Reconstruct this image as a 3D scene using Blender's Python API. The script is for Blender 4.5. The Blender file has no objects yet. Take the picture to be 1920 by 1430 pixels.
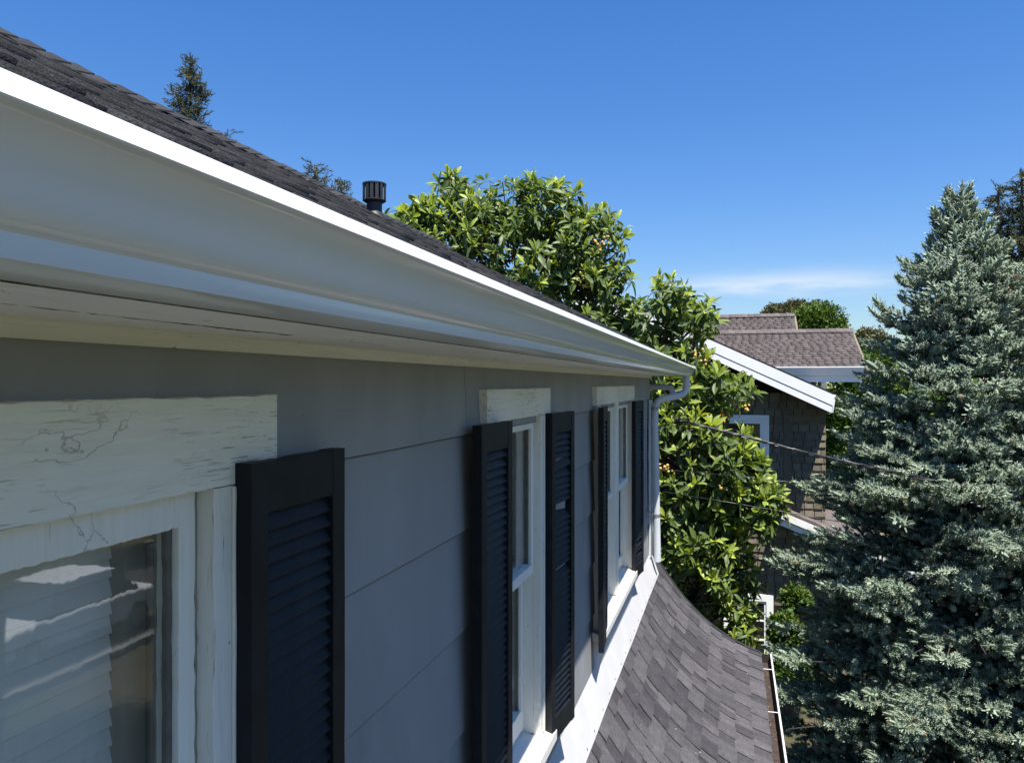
import bpy, math, random
import numpy as np
from mathutils import Vector, Matrix

random.seed(7)
RNG = np.random.default_rng(11)
S = bpy.context.scene
COL = S.collection
R = math.radians

# ------------------------------------------------------------------ camera
# x = away from our wall, y = along the wall into the picture, z = up; camera height is z = 0, the yard is 5.6 m below
CAMX = 0.78
cam_d = bpy.data.cameras.new('camera')
cam = bpy.data.objects.new('camera', cam_d)
COL.objects.link(cam)
cam_d.sensor_width = 36.0
cam_d.lens = 27.0
cam_d.shift_y = 3.5 / 1920
cam_d.clip_start = 0.02
cam_d.clip_end = 3000
cam.location = (CAMX, 0, 0)
YAW = math.atan2(413, 1440)
cam.rotation_euler = (R(90), 0, YAW)
S.camera = cam
GROUND = -5.6

# ------------------------------------------------------------------ sky and sun
SUN = Vector((0.266, -0.29, 1.0)).normalized()
w = bpy.data.worlds.new('World')
S.world = w
w.use_nodes = True
nt = w.node_tree
nt.nodes.clear()
out = nt.nodes.new('ShaderNodeOutputWorld')
bg = nt.nodes.new('ShaderNodeBackground')
sky = nt.nodes.new('ShaderNodeTexSky')
sky.sky_type = 'NISHITA'
sky.sun_disc = False
sky.sun_elevation = math.asin(SUN.z)
sky.sun_rotation = math.atan2(SUN.x, SUN.y)
sky.altitude = 0
sky.air_density = 0.85
sky.dust_density = 0.0
sky.ozone_density = 1.0
bg.inputs['Strength'].default_value = 0.087
nt.links.new(bg.outputs[0], out.inputs[0])


def sky_cloud():
    """one thin cirrus streak low over the neighbour's roof"""
    N = nt.nodes.new
    L = nt.links.new
    tc = N('ShaderNodeTexCoord')
    a = (1455 - 960) / 1440
    cs, sn = math.cos(YAW), math.sin(YAW)
    d = Vector((-sn + a * cs, cs + a * sn, (718.5 - 531) / 1440)).normalized()
    side = d.cross(Vector((0, 0, 1))).normalized()
    up = side.cross(d)

    def dot(v, k):
        n = N('ShaderNodeVectorMath')
        n.operation = 'DOT_PRODUCT'
        n.inputs[1].default_value = v * k
        L(tc.outputs['Generated'], n.inputs[0])
        return n.outputs['Value']

    def math_(op, a, b):
        n = N('ShaderNodeMath')
        n.operation = op
        for i, x in enumerate((a, b)):
            if isinstance(x, (int, float)):
                n.inputs[i].default_value = x
            else:
                L(x, n.inputs[i])
        return n.outputs[0]
    x = dot(side, 1 / 0.125)
    y = dot(up, 1 / 0.0125)
    m = N('ShaderNodeMapping')
    m.inputs['Scale'].default_value = (9, 9, 70)
    L(tc.outputs['Generated'], m.inputs[0])
    nz = N('ShaderNodeTexNoise')
    nz.inputs['Scale'].default_value = 1.6
    nz.inputs['Detail'].default_value = 5
    L(m.outputs[0], nz.inputs['Vector'])
    y = math_('ADD', y, math_('MULTIPLY', math_('SUBTRACT', nz.outputs['Fac'], 0.5), 1.6))
    r2 = math_('ADD', math_('POWER', math_('ABSOLUTE', x, 0), 3.0), math_('POWER', math_('ABSOLUTE', y, 0), 2.0))
    g = math_('POWER', 2.718, math_('MULTIPLY', r2, -1.0))
    front = math_('GREATER_THAN', dot(d, 1.0), 0.5)
    fac = math_('MULTIPLY', math_('MULTIPLY', g, front), math_('MULTIPLY', nz.outputs['Fac'], 1.0))
    mix = N('ShaderNodeMix')
    mix.data_type = 'RGBA'
    L(fac, mix.inputs['Factor'])
    hs = N('ShaderNodeHueSaturation')
    hs.inputs['Saturation'].default_value = 1.34
    hs.inputs['Hue'].default_value = 0.508
    L(sky.outputs[0], hs.inputs['Color'])
    # soft shoulder on the bright band near the horizon
    bw = N('ShaderNodeRGBToBW')
    L(hs.outputs[0], bw.inputs[0])
    k = math_('DIVIDE', 1.22, math_('ADD', math_('MULTIPLY', bw.outputs[0], 0.80 * 0.087 * 2.2), 1.0))
    sc = N('ShaderNodeVectorMath')
    sc.operation = 'SCALE'
    L(hs.outputs[0], sc.inputs[0])
    L(k, sc.inputs['Scale'])
    L(sc.outputs[0], mix.inputs['A'])
    mix.inputs['B'].default_value = (5.0, 5.2, 5.4, 1)
    L(mix.outputs['Result'], bg.inputs['Color'])


sky_cloud()
sun_d = bpy.data.lights.new('sun', 'SUN')
sun_d.energy = 5.0
sun_d.angle = R(0.53)
sun_d.color = (1.0, 0.955, 0.88)
sun = bpy.data.objects.new('sun', sun_d)
COL.objects.link(sun)
sun.rotation_euler = SUN.to_track_quat('Z', 'Y').to_euler()
sun.location = (6, -4, 30)
S.view_settings.view_transform = 'Standard'
S.view_settings.look = 'None'
S.view_settings.exposure = 1.15
S.view_settings.gamma = 1.0
S.cycles.max_bounces = 8
S.cycles.transparent_max_bounces = 16

# ------------------------------------------------------------------ materials


class NG:
    def __init__(self, name):
        self.m = bpy.data.materials.new(name)
        self.m.use_nodes = True
        self.t = self.m.node_tree
        self.b = self.t.nodes['Principled BSDF']
        self.o = self.t.nodes['Material Output']

    def n(self, kind, **kw):
        x = self.t.nodes.new(kind)
        for k, v in kw.items():
            setattr(x, k, v)
        return x

    def l(self, a, b):
        self.t.links.new(a, b)

    def setv(self, sock, v):
        if hasattr(v, 'is_linked'):
            self.l(v, sock)
        else:
            sock.default_value = v

    def coord(self, scale=(1, 1, 1), rand=False):
        tc = self.n('ShaderNodeTexCoord')
        mp = self.n('ShaderNodeMapping')
        mp.inputs['Scale'].default_value = scale
        self.l(tc.outputs['Object'], mp.inputs[0])
        if rand:
            oi = self.n('ShaderNodeObjectInfo')
            mu = self.n('ShaderNodeMath', operation='MULTIPLY')
            mu.inputs[1].default_value = 37.0
            self.l(oi.outputs['Random'], mu.inputs[0])
            self.l(mu.outputs[0], mp.inputs['Location'])
        return mp.outputs[0]

    def noise(self, scale, detail=4, stretch=(1, 1, 1), rough=0.55, rand=False):
        x = self.n('ShaderNodeTexNoise')
        x.inputs['Scale'].default_value = scale
        x.inputs['Detail'].default_value = detail
        x.inputs['Roughness'].default_value = rough
        self.l(self.coord(stretch, rand), x.inputs['Vector'])
        return x.outputs['Fac']

    def ramp(self, fac, a, b, lo=0.0, hi=1.0):
        x = self.n('ShaderNodeMapRange')
        x.inputs['From Min'].default_value = a
        x.inputs['From Max'].default_value = b
        x.inputs['To Min'].default_value = lo
        x.inputs['To Max'].default_value = hi
        self.l(fac, x.inputs['Value'])
        return x.outputs[0]

    def mul(self, a, b, op='MULTIPLY'):
        x = self.n('ShaderNodeMath', operation=op)
        self.setv(x.inputs[0], a)
        self.setv(x.inputs[1], b)
        return x.outputs[0]

    def mix(self, fac, a, b, blend='MIX'):
        x = self.n('ShaderNodeMix', data_type='RGBA', blend_type=blend)
        self.setv(x.inputs['Factor'], fac)
        self.setv(x.inputs['A'], a if hasattr(a, 'is_linked') else (*a, 1))
        self.setv(x.inputs['B'], b if hasattr(b, 'is_linked') else (*b, 1))
        return x.outputs['Result']

    def scale_col(self, col, fac):
        x = self.n('ShaderNodeVectorMath', operation='SCALE')
        self.setv(x.inputs[0], col if hasattr(col, 'is_linked') else col)
        self.setv(x.inputs['Scale'], fac)
        return x.outputs[0]

    def bump(self, h, strength=0.3, dist=0.01):
        x = self.n('ShaderNodeBump')
        x.inputs['Strength'].default_value = strength
        x.inputs['Distance'].default_value = dist
        self.l(h, x.inputs['Height'])
        self.l(x.outputs[0], self.b.inputs['Normal'])

    def fin(self, col, rough=0.6, spec=0.5, metal=0.0):
        self.setv(self.b.inputs['Base Color'], col if hasattr(col, 'is_linked') else (*col, 1))
        self.setv(self.b.inputs['Roughness'], rough)
        self.b.inputs['Specular IOR Level'].default_value = spec
        self.b.inputs['Metallic'].default_value = metal
        return self.m


def plain(name, col, rough=0.6, spec=0.4, amt=0.15, sc=6, metal=0.0, bump=0.0, bsc=60, rand=0.0):
    g = NG(name)
    f = g.ramp(g.noise(sc, 5), 0.3, 0.7, 1 - amt, 1 + amt)
    if rand:
        oi = g.n('ShaderNodeObjectInfo')
        f = g.mul(f, g.ramp(oi.outputs['Random'], 0, 1, 1 - rand, 1 + rand))
    if bump:
        g.bump(g.noise(bsc, 4), bump, 0.004)
    return g.fin(g.scale_col(col, f), rough, spec, metal)


def white_wood(name, grain, col=(0.72, 0.71, 0.67), chips=0.62, dirt=0.25):
    """old white paint on wood: grain relief, checks along the grain, chips and yellowed dirt"""
    st = [14, 14, 14]
    st['xyz'.index(grain)] = 1.0
    g = NG(name)
    fine = g.noise(7, 6, tuple(st), 0.65)
    big = g.noise(1.7, 4)
    crack = g.noise(5.2, 3, tuple(s * 3.2 if s > 1 else 2.2 for s in st), 0.7)
    patch = g.noise(3.3, 3)
    cm = g.mul(g.ramp(crack, chips, chips + 0.05), g.ramp(patch, 0.46, 0.62))
    vo = g.n('ShaderNodeTexVoronoi', feature='DISTANCE_TO_EDGE')
    vo.inputs['Scale'].default_value = 5.5
    wob = g.n('ShaderNodeTexNoise')
    wob.inputs['Scale'].default_value = 9
    wob.inputs['Detail'].default_value = 5
    cc = g.coord(tuple(1.0 if q > 1 else 0.55 for q in st))
    g.l(cc, wob.inputs['Vector'])
    va = g.n('ShaderNodeVectorMath', operation='MULTIPLY_ADD')
    g.l(wob.outputs['Color'], va.inputs[0])
    va.inputs[1].default_value = (0.22, 0.22, 0.22)
    g.l(cc, va.inputs[2])
    g.l(va.outputs[0], vo.inputs['Vector'])
    hair = g.mul(g.ramp(vo.outputs['Distance'], 0.0015, 0.0055, 1, 0), g.ramp(g.noise(2.3, 2), 0.565, 0.62))
    cm = g.mul(cm, g.mul(hair, 0.6), 'MAXIMUM')
    spot = g.ramp(g.noise(34, 2), 0.76, 0.79)
    c = g.mix(g.ramp(big, 0.35, 0.75, 0, dirt), col, (col[0] * 0.80, col[1] * 0.76, col[2] * 0.60))
    c = g.scale_col(c, g.ramp(fine, 0.25, 0.75, 0.90, 1.06))
    c = g.mix(cm, c, (0.16, 0.14, 0.12))
    c = g.mix(spot, c, (0.12, 0.10, 0.09))
    h = g.mul(fine, g.mul(cm, -1.2), 'ADD')
    g.bump(h, 0.45, 0.0025)
    return g.fin(c, g.ramp(fine, 0.3, 0.7, 0.42, 0.65), 0.4)


def shingle_mat(name, lo, hi, gran=1.0, stain=0.18):
    g = NG(name)
    oi = g.n('ShaderNodeObjectInfo')
    at = g.n('ShaderNodeAttribute', attribute_name='tone')
    r = g.mul(oi.outputs['Random'], at.outputs['Fac'], 'ADD')
    r = g.mul(r, 1.0, 'FRACT')
    g1 = g.noise(240, 2, rand=True)
    g2 = g.noise(11, 4)
    c = g.mix(r, lo, hi)
    c = g.scale_col(c, g.ramp(g.noise(55, 3, rand=True), 0.3, 0.7, 0.80, 1.2))
    c = g.scale_col(c, g.mul(g.ramp(g1, 0.25, 0.75, 1 - 0.5 * gran, 1 + 0.5 * gran), g.ramp(g2, 0.3, 0.7, 1 - stain, 1 + stain)))
    g.bump(g1, 0.6, 0.003)
    return g.fin(c, 0.9, 0.2)


def leaf_mat(name, dark, mid, bright, extra=(0.75, 0.22, 0.02), trans=0.3, rough=0.42, spec=0.5):
    g = NG(name)
    at = g.n('ShaderNodeAttribute', attribute_name='tone')
    cr = g.n('ShaderNodeValToRGB')
    e = cr.color_ramp.elements
    e[0].position = 0.0
    e[0].color = (*dark, 1)
    e[1].position = 0.45
    e[1].color = (*mid, 1)
    for p, c in ((0.85, bright), (0.93, bright), (0.96, extra)):
        k = e.new(p)
        k.color = (*c, 1)
    g.l(at.outputs['Fac'], cr.inputs[0])
    c = g.scale_col(cr.outputs[0], g.ramp(g.noise(9, 3), 0.3, 0.7, 0.75, 1.25))
    g.fin(c, rough, spec)
    tr = g.n('ShaderNodeBsdfTranslucent')
    hs = g.n('ShaderNodeVectorMath', operation='MULTIPLY')
    g.l(c, hs.inputs[0])
    hs.inputs[1].default_value = (1.5, 1.5, 0.6)
    g.l(hs.outputs[0], tr.inputs['Color'])
    mx = g.n('ShaderNodeMixShader')
    mx.inputs[0].default_value = trans
    g.l(g.b.outputs[0], mx.inputs[1])
    g.l(tr.outputs[0], mx.inputs[2])
    g.l(mx.outputs[0], g.o.inputs['Surface'])
    return g.m


def glass_mat(name, wavy=0.035):
    g = NG(name)
    g.t.nodes.remove(g.b)
    lw = g.n('ShaderNodeLayerWeight')
    lw.inputs['Blend'].default_value = 0.5
    fre = g.mul(g.mul(g.mul(lw.outputs['Facing'], 3.0, 'POWER'), 0.75), 0.036, 'ADD')
    tr = g.n('ShaderNodeBsdfTransparent')
    tr.inputs['Color'].default_value = (0.96, 0.97, 0.96, 1)
    gl = g.n('ShaderNodeBsdfGlossy')
    gl.inputs['Roughness'].default_value = 0.015
    gl.inputs['Color'].default_value = (1, 1, 1, 1)
    bp = g.n('ShaderNodeBump')
    bp.inputs['Strength'].default_value = wavy
    bp.inputs['Distance'].default_value = 0.006
    g.l(g.noise(7, 3, (1, 2.2, 0.7)), bp.inputs['Height'])
    g.l(bp.outputs[0], gl.inputs['Normal'])
    mx = g.n('ShaderNodeMixShader')
    g.l(fre, mx.inputs[0])
    g.l(tr.outputs[0], mx.inputs[1])
    g.l(gl.outputs[0], mx.inputs[2])
    # a film of dust and wipe marks on the old panes
    df = g.n('ShaderNodeBsdfDiffuse')
    df.inputs['Color'].default_value = (0.6, 0.58, 0.52, 1)
    m2 = g.n('ShaderNodeMixShader')
    g.l(g.ramp(g.noise(9, 5, (1, 1.6, 0.5), 0.7), 0.55, 0.85, 0.01, 0.16), m2.inputs[0])
    g.l(mx.outputs[0], m2.inputs[1])
    g.l(df.outputs[0], m2.inputs[2])
    g.l(m2.outputs[0], g.o.inputs['Surface'])
    return g.m


def siding_mat():
    g = NG('grey_siding_paint')
    big = g.noise(1.1, 5)
    streak = g.noise(4.5, 5, (1, 1, 0.22), 0.6)
    smear = g.mul(g.ramp(g.noise(2.6, 3, (1, 1.0, 0.6)), 0.52, 0.72), g.ramp(streak, 0.5, 0.66))
    spots = g.ramp(g.noise(55, 2), 0.77, 0.80)
    f = g.mul(g.ramp(big, 0.3, 0.7, 0.87, 1.11), g.ramp(streak, 0.3, 0.75, 0.92, 1.08))
    c = g.scale_col((0.262, 0.268, 0.276), f)
    c = g.mix(g.mul(smear, 0.85), c, (0.12, 0.12, 0.125))
    pale = g.ramp(g.noise(3.1, 5, (1, 0.8, 0.5), 0.65), 0.55, 0.8)
    c = g.mix(g.mul(pale, 0.5), c, (0.37, 0.37, 0.38))
    c = g.mix(g.mul(spots, 0.6), c, (0.09, 0.085, 0.08))
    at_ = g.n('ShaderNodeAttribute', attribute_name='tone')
    c = g.mix(g.mul(g.ramp(at_.outputs['Fac'], 0.5, 0.95), 0.9), c, (0.055, 0.055, 0.06))  # lap shadow put into the paint as a thin near-black line
    g.bump(g.noise(26, 4, (1, 0.35, 1)), 0.12, 0.004)
    return g.fin(c, 0.55, 0.4)


def gutter_mat():
    g = NG('white_gutter_enamel')
    f = g.ramp(g.noise(3, 4), 0.3, 0.7, 0.96, 1.03)
    c = g.scale_col((0.66, 0.665, 0.66), f)
    drip = g.mul(g.ramp(g.noise(16, 4, (1, 1, 0.08)), 0.58, 0.75), g.ramp(g.noise(2.2, 3), 0.45, 0.65))
    c = g.mix(g.mul(drip, 0.16), c, (0.30, 0.28, 0.24))
    g.bump(g.noise(5, 2, (1, 0.4, 1)), 0.06, 0.01)
    g.b.inputs['Coat Weight'].default_value = 0.35
    g.b.inputs['Coat Roughness'].default_value = 0.06
    return g.fin(c, 0.28, 0.5)


MT = {}
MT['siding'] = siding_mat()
MT['skirt'] = plain('pale_skirt_paint', (0.50, 0.495, 0.50), 0.55, 0.4, 0.07, 4, bump=0.12, bsc=30)
MT['woody'] = white_wood('white_paint_grain_along_wall', 'y')
MT['headwood'] = white_wood('white_paint_checked_board', 'y', (0.80, 0.785, 0.72), 0.585, 0.45)
MT['woodz'] = white_wood('white_paint_grain_upright', 'z', (0.75, 0.73, 0.665), 0.64)
MT['sash'] = white_wood('white_sash_paint', 'z', (0.77, 0.75, 0.69), 0.70, 0.15)
MT['soffit'] = white_wood('soffit_paint', 'y', (0.88, 0.85, 0.82), 0.64, 0.12)
MT['cream'] = white_wood('cream_moulding_paint', 'y', (0.82, 0.79, 0.72), 0.66, 0.15)
MT['gutter'] = gutter_mat()
MT['pipe'] = plain('grey_white_pipe_paint', (0.54, 0.56, 0.58), 0.4, 0.45, 0.06, 8)
MT['black'] = plain('black_shutter_paint', (0.0065, 0.0080, 0.0115), 0.55, 0.28, 0.5, 16, bump=0.15, bsc=40)
MT['vent'] = plain('black_vent_metal', (0.022, 0.023, 0.026), 0.5, 0.4, 0.3, 14)
MT['glass'] = glass_mat('window_glass')
MT['blind'] = plain('grey_blind_slat', (0.70, 0.67, 0.62), 0.5, 0.4, 0.05, 5)
MT['room'] = plain('room_plaster', (0.20, 0.18, 0.15), 0.8, 0.2, 0.1, 2)
MT['jamb'] = plain('tan_jamb_wood', (0.34, 0.30, 0.24), 0.6, 0.3, 0.15, 8)
MT['darkfill'] = plain('dark_gap_fill', (0.03, 0.022, 0.018), 0.6, 0.3, 0.2, 8)
MT['curtain'] = plain('pale_curtain_cloth', (0.55, 0.53, 0.47), 0.85, 0.1, 0.08, 8)
MT['shing'] = shingle_mat('charcoal_shingle', (0.018, 0.019, 0.022), (0.044, 0.045, 0.050))
MT['flare'] = shingle_mat('weathered_shingle', (0.039, 0.037, 0.042), (0.084, 0.079, 0.086), 0.85)
MT['under'] = plain('shingle_underlay', (0.016, 0.016, 0.018), 0.95, 0.1)
MT['nroof'] = shingle_mat('brown_roof_shingle', (0.080, 0.068, 0.067), (0.118, 0.100, 0.097), 0.5)
MT['nshake'] = plain('olive_wall_shingle', (0.158, 0.134, 0.096), 0.85, 0.2, 0.15, 9, rand=0.22)
MT['nwall'] = plain('olive_wall_backing', (0.022, 0.019, 0.015), 0.9, 0.1)
MT['ntrimw'] = plain('neighbour_white_trim', (0.88, 0.88, 0.86), 0.45, 0.4, 0.03)
MT['brown'] = plain('brown_gutter_inside', (0.040, 0.029, 0.025), 0.7, 0.3, 0.35, 25)
MT['rubber'] = plain('black_cable_jacket', (0.014, 0.014, 0.016), 0.4, 0.45)
MT['steel'] = plain('grey_wire_clamp', (0.30, 0.30, 0.31), 0.45, 0.4, metal=0.6)
MT['bark'] = plain('grey_brown_bark', (0.10, 0.080, 0.062), 0.9, 0.2, 0.35, 20, bump=0.5, bsc=50)
MT['twig'] = plain('spruce_twig_bark', (0.055, 0.042, 0.033), 0.9, 0.1, 0.2, 20)
MT['loquat'] = leaf_mat('loquat_leaf', (0.036, 0.066, 0.020), (0.115, 0.168, 0.036), (0.35, 0.42, 0.075), rough=0.5, spec=0.4)
MT['fruit'] = plain('loquat_fruit_skin', (0.50, 0.33, 0.09), 0.5, 0.4, 0.3, 14)
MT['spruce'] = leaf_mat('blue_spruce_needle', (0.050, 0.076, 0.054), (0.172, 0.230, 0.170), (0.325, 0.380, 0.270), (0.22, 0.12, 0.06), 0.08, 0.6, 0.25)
MT['farcon'] = leaf_mat('dark_conifer_needle', (0.030, 0.042, 0.026), (0.070, 0.082, 0.045), (0.115, 0.110, 0.065), (0.1, 0.06, 0.03), 0.12, 0.7, 0.2)
MT['greenleaf'] = leaf_mat('green_tree_leaf', (0.026, 0.055, 0.012), (0.070, 0.130, 0.022), (0.150, 0.190, 0.040), (0.14, 0.10, 0.03), 0.25, 0.6, 0.3)
MT['oliveleaf'] = leaf_mat('olive_tree_leaf', (0.045, 0.052, 0.026), (0.105, 0.108, 0.055), (0.165, 0.150, 0.085), (0.14, 0.10, 0.05), 0.15, 0.7, 0.2)
MT['palebits'] = plain('pale_litter', (0.30, 0.27, 0.22), 0.9, 0.1)
MT['dead'] = plain('dry_leaf', (0.34, 0.15, 0.07), 0.8, 0.2)


def ground_mat():
    g = NG('yard_ground')
    c = g.mix(g.ramp(g.noise(0.35, 5), 0.4, 0.6), (0.035, 0.055, 0.016), (0.075, 0.062, 0.040))
    c = g.scale_col(c, g.ramp(g.noise(14, 5), 0.3, 0.7, 0.6, 1.3))
    g.bump(g.noise(20, 5), 0.7, 0.05)
    return g.fin(c, 0.95, 0.15)


MT['ground'] = ground_mat()
MT['puttygrey'] = plain('grey_glazing_putty', (0.13, 0.12, 0.10), 0.8, 0.2, 0.2, 30)
MT['caulk'] = plain('dirty_caulk', (0.20, 0.19, 0.17), 0.9, 0.2, 0.6, 45)
MT['asphalt'] = plain('street_asphalt', (0.055, 0.055, 0.056), 0.9, 0.2, 0.15, 3, bump=0.3)
MT['concrete'] = plain('driveway_concrete', (0.20, 0.195, 0.185), 0.9, 0.2, 0.15, 3, bump=0.3)

# ------------------------------------------------------------------ geometry helpers


class MB:
    def __init__(self):
        self.v = []
        self.f = []

    def add(self, vs, fs):
        k = len(self.v)
        self.v += [tuple(p) for p in vs]
        self.f += [tuple(i + k for i in f) for f in fs]
        return self

    def hexa(self, p):
        """p: four points of the bottom ring, then four of the top ring above them"""
        return self.add(p, [(3, 2, 1, 0), (4, 5, 6, 7), (0, 1, 5, 4), (1, 2, 6, 5), (2, 3, 7, 6), (3, 0, 4, 7)])

    def box(self, x0, x1, y0, y1, z0, z1):
        return self.hexa([(x0, y0, z0), (x1, y0, z0), (x1, y1, z0), (x0, y1, z0),
                          (x0, y0, z1), (x1, y0, z1), (x1, y1, z1), (x0, y1, z1)])

    def prism(self, prof, y0, y1, caps=True):
        """closed profile of (x, z) run along y"""
        n = len(prof)
        vs = [(x, y0, z) for x, z in prof] + [(x, y1, z) for x, z in prof]
        fs = [(i, (i + 1) % n, n + (i + 1) % n, n + i) for i in range(n)]
        if caps:
            fs += [tuple(range(n))[::-1], tuple(range(n, 2 * n))]
        return self.add(vs, fs)

    def prism_x(self, prof, x0, x1):
        """closed profile of (y, z) run along x"""
        n = len(prof)
        vs = [(x0, y, z) for y, z in prof] + [(x1, y, z) for y, z in prof]
        fs = [(i, (i + 1) % n, n + (i + 1) % n, n + i) for i in range(n)]
        fs += [tuple(range(n))[::-1], tuple(range(n, 2 * n))]
        return self.add(vs, fs)

    def strip(self, prof, y0, y1, th, seg=1):
        """open profile of (x, z) with thickness th, run along y"""
        nrm = []
        for i in range(len(prof)):
            a = prof[max(i - 1, 0)]
            b = prof[min(i + 1, len(prof) - 1)]
            dx, dz = b[0] - a[0], b[1] - a[1]
            l = math.hypot(dx, dz)
            nrm.append((-dz / l * th, dx / l * th))
        loop = list(prof) + [(p[0] + q[0], p[1] + q[1]) for p, q in zip(prof, nrm)][::-1]
        n = len(loop)
        k = len(prof)
        ys = [y0 + (y1 - y0) * i / seg for i in range(seg + 1)]
        vs = [(x, y, z) for y in ys for x, z in loop]
        fs = []
        for s in range(seg):
            fs += [(s * n + i, s * n + (i + 1) % n, (s + 1) * n + (i + 1) % n, (s + 1) * n + i) for i in range(n)]
        for s in (0, seg):
            for i in range(k - 1):
                q = (s * n + i, s * n + i + 1, s * n + n - 2 - i, s * n + n - 1 - i)
                fs.append(q)
        return self.add(vs, fs)

    def tube(self, path, r, n=10):
        path = [Vector(p) for p in path]
        rr = r if isinstance(r, (list, tuple)) else [r] * len(path)
        vs, fs = [], []
        ref = None
        for i, p in enumerate(path):
            d = (path[min(i + 1, len(path) - 1)] - path[max(i - 1, 0)]).normalized()
            if ref is None:
                ref = d.orthogonal().normalized()
            ref = (ref - d * ref.dot(d)).normalized()
            s = d.cross(ref)
            for k in range(n):
                a = 2 * math.pi * k / n
                vs.append(p + (ref * math.cos(a) + s * math.sin(a)) * rr[i])
        for i in range(len(path) - 1):
            for k in range(n):
                fs.append((i * n + k, i * n + (k + 1) % n, (i + 1) * n + (k + 1) % n, (i + 1) * n + k))
        fs.append(tuple(range(n))[::-1])
        m = (len(path) - 1) * n
        fs.append(tuple(range(m, m + n)))
        return self.add(vs, fs)

    def rough_box(self, x0, x1, y0, y1, z0, z1, step=0.02, jit=0.0012, along='y', seed=0):
        """a board with slightly uneven worn edges, cut into slices along its length"""
        rr = random.Random(seed)
        a0, a1 = (y0, y1) if along == 'y' else (z0, z1)
        n = max(2, min(120, int((a1 - a0) / step)))
        ring = []
        c = 0.0015
        for i in range(n + 1):
            a = a0 + (a1 - a0) * i / n
            if along == 'y':
                base = [(x0, z0), (x1 - c, z0), (x1, z0 + c), (x1, z1 - c), (x1 - c, z1), (x0, z1)]
            else:
                base = [(x0, y0), (x1 - c, y0), (x1, y0 + c), (x1, y1 - c), (x1 - c, y1), (x0, y1)]
            j1, j2 = rr.gauss(0, jit), rr.gauss(0, jit)
            if rr.random() < 0.07:
                j1 += abs(rr.gauss(0, jit * 2))
            q = []
            for k, (x, s) in enumerate(base):
                s += j1 if k in (0, 1, 2) else j2
                q.append((x, a, s) if along == 'y' else (x, s, a))
            ring += q
        fs = []
        for i in range(n):
            for k in range(6):
                fs.append((i * 6 + k, i * 6 + (k + 1) % 6, (i + 1) * 6 + (k + 1) % 6, (i + 1) * 6 + k))
        fs += [tuple(range(6))[::-1], tuple(range(n * 6, n * 6 + 6))]
        return self.add(ring, fs)

    def mesh(self, name, smooth=None):
        me = bpy.data.meshes.new(name)
        me.from_pydata(self.v, [], self.f)
        import bmesh
        bm = bmesh.new()
        bm.from_mesh(me)
        bmesh.ops.recalc_face_normals(bm, faces=bm.faces)
        bm.to_mesh(me)
        bm.free()
        if smooth is not None:
            me.polygons.foreach_set('use_smooth', [True] * len(me.polygons))
            me.set_sharp_from_angle(angle=R(smooth))
        return me

    def build(self, name, mat, parent=None, smooth=None, bevel=0.0):
        me = self.mesh(name, smooth)
        me.materials.append(MT[mat])
        o = link(bpy.data.objects.new(name, me), parent)
        if bevel:
            b = o.modifiers.new('bevel', 'BEVEL')
            b.width = bevel
            b.segments = 2
            b.limit_method = 'ANGLE'
        return o


def link(o, parent=None):
    COL.objects.link(o)
    if parent is not None:
        o.parent = parent
        p = parent
        off = Vector((0, 0, 0))
        while p is not None:
            off += p.location
            p = p.parent
        o.matrix_parent_inverse = Matrix.Translation(-off) if parent.type == 'EMPTY' and parent.parent is None else Matrix.Identity(4)
    return o


def empty(name, loc, label, cat, group=None):
    o = bpy.data.objects.new(name, None)
    o.empty_display_size = 0.2
    COL.objects.link(o)
    o.location = loc
    return tag(o, label, cat, group)


def tag(o, label=None, cat=None, group=None, kind=None):
    for k, v in (('label', label), ('category', cat), ('group', group), ('kind', kind)):
        if v:
            o[k] = v
    return o


def box(name, mat, parent, x0, x1, y0, y1, z0, z1, bevel=0.0):
    return MB().box(x0, x1, y0, y1, z0, z1).build(name, mat, parent, bevel=bevel)


def fast_mesh(name, verts, tris, tone=None):
    me = bpy.data.meshes.new(name)
    verts = np.asarray(verts, np.float32)
    tris = np.asarray(tris, np.int32)
    me.vertices.add(len(verts))
    me.vertices.foreach_set('co', verts.ravel())
    me.loops.add(len(tris) * 3)
    me.loops.foreach_set('vertex_index', tris.ravel())
    me.polygons.add(len(tris))
    me.polygons.foreach_set('loop_start', np.arange(0, len(tris) * 3, 3, dtype=np.int32))
    me.update(calc_edges=True)
    if tone is not None:
        at = me.attributes.new('tone', 'FLOAT', 'POINT')
        at.data.foreach_set('value', np.asarray(tone, np.float32).ravel())
    return me


def frames(d, up, roll=None):
    """rows: N direction vectors -> N rotation matrices with columns (side, direction, normal)"""
    d = d / np.linalg.norm(d, axis=1, keepdims=True)
    s = np.cross(d, up)
    l = np.linalg.norm(s, axis=1, keepdims=True)
    s = np.where(l < 1e-4, np.array([[1.0, 0, 0]]), s / np.maximum(l, 1e-6))
    n = np.cross(s, d)
    if roll is not None:
        c, q = np.cos(roll)[:, None], np.sin(roll)[:, None]
        s, n = s * c + n * q, n * c - s * q
    return np.stack([s, d, n], axis=2)


def scatter(tv, tf, pos, rot, scale, tone, tvtone=None):
    """copies of one template (tv, tf) -> vertices, triangles, tones"""
    n, k = len(pos), len(tv)
    sc = np.asarray(scale)
    sc = sc[:, None, None] if sc.ndim == 1 else sc[:, None, :]
    v = np.einsum('nij,nkj->nki', rot, tv[None] * sc) + pos[:, None, :]
    f = tf[None] + (np.arange(n) * k)[:, None, None]
    t = np.repeat(np.asarray(tone)[:, None], k, 1)
    if tvtone is not None:
        t = t + tvtone[None]
    return v.reshape(-1, 3), f.reshape(-1, 3), t.ravel()


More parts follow.
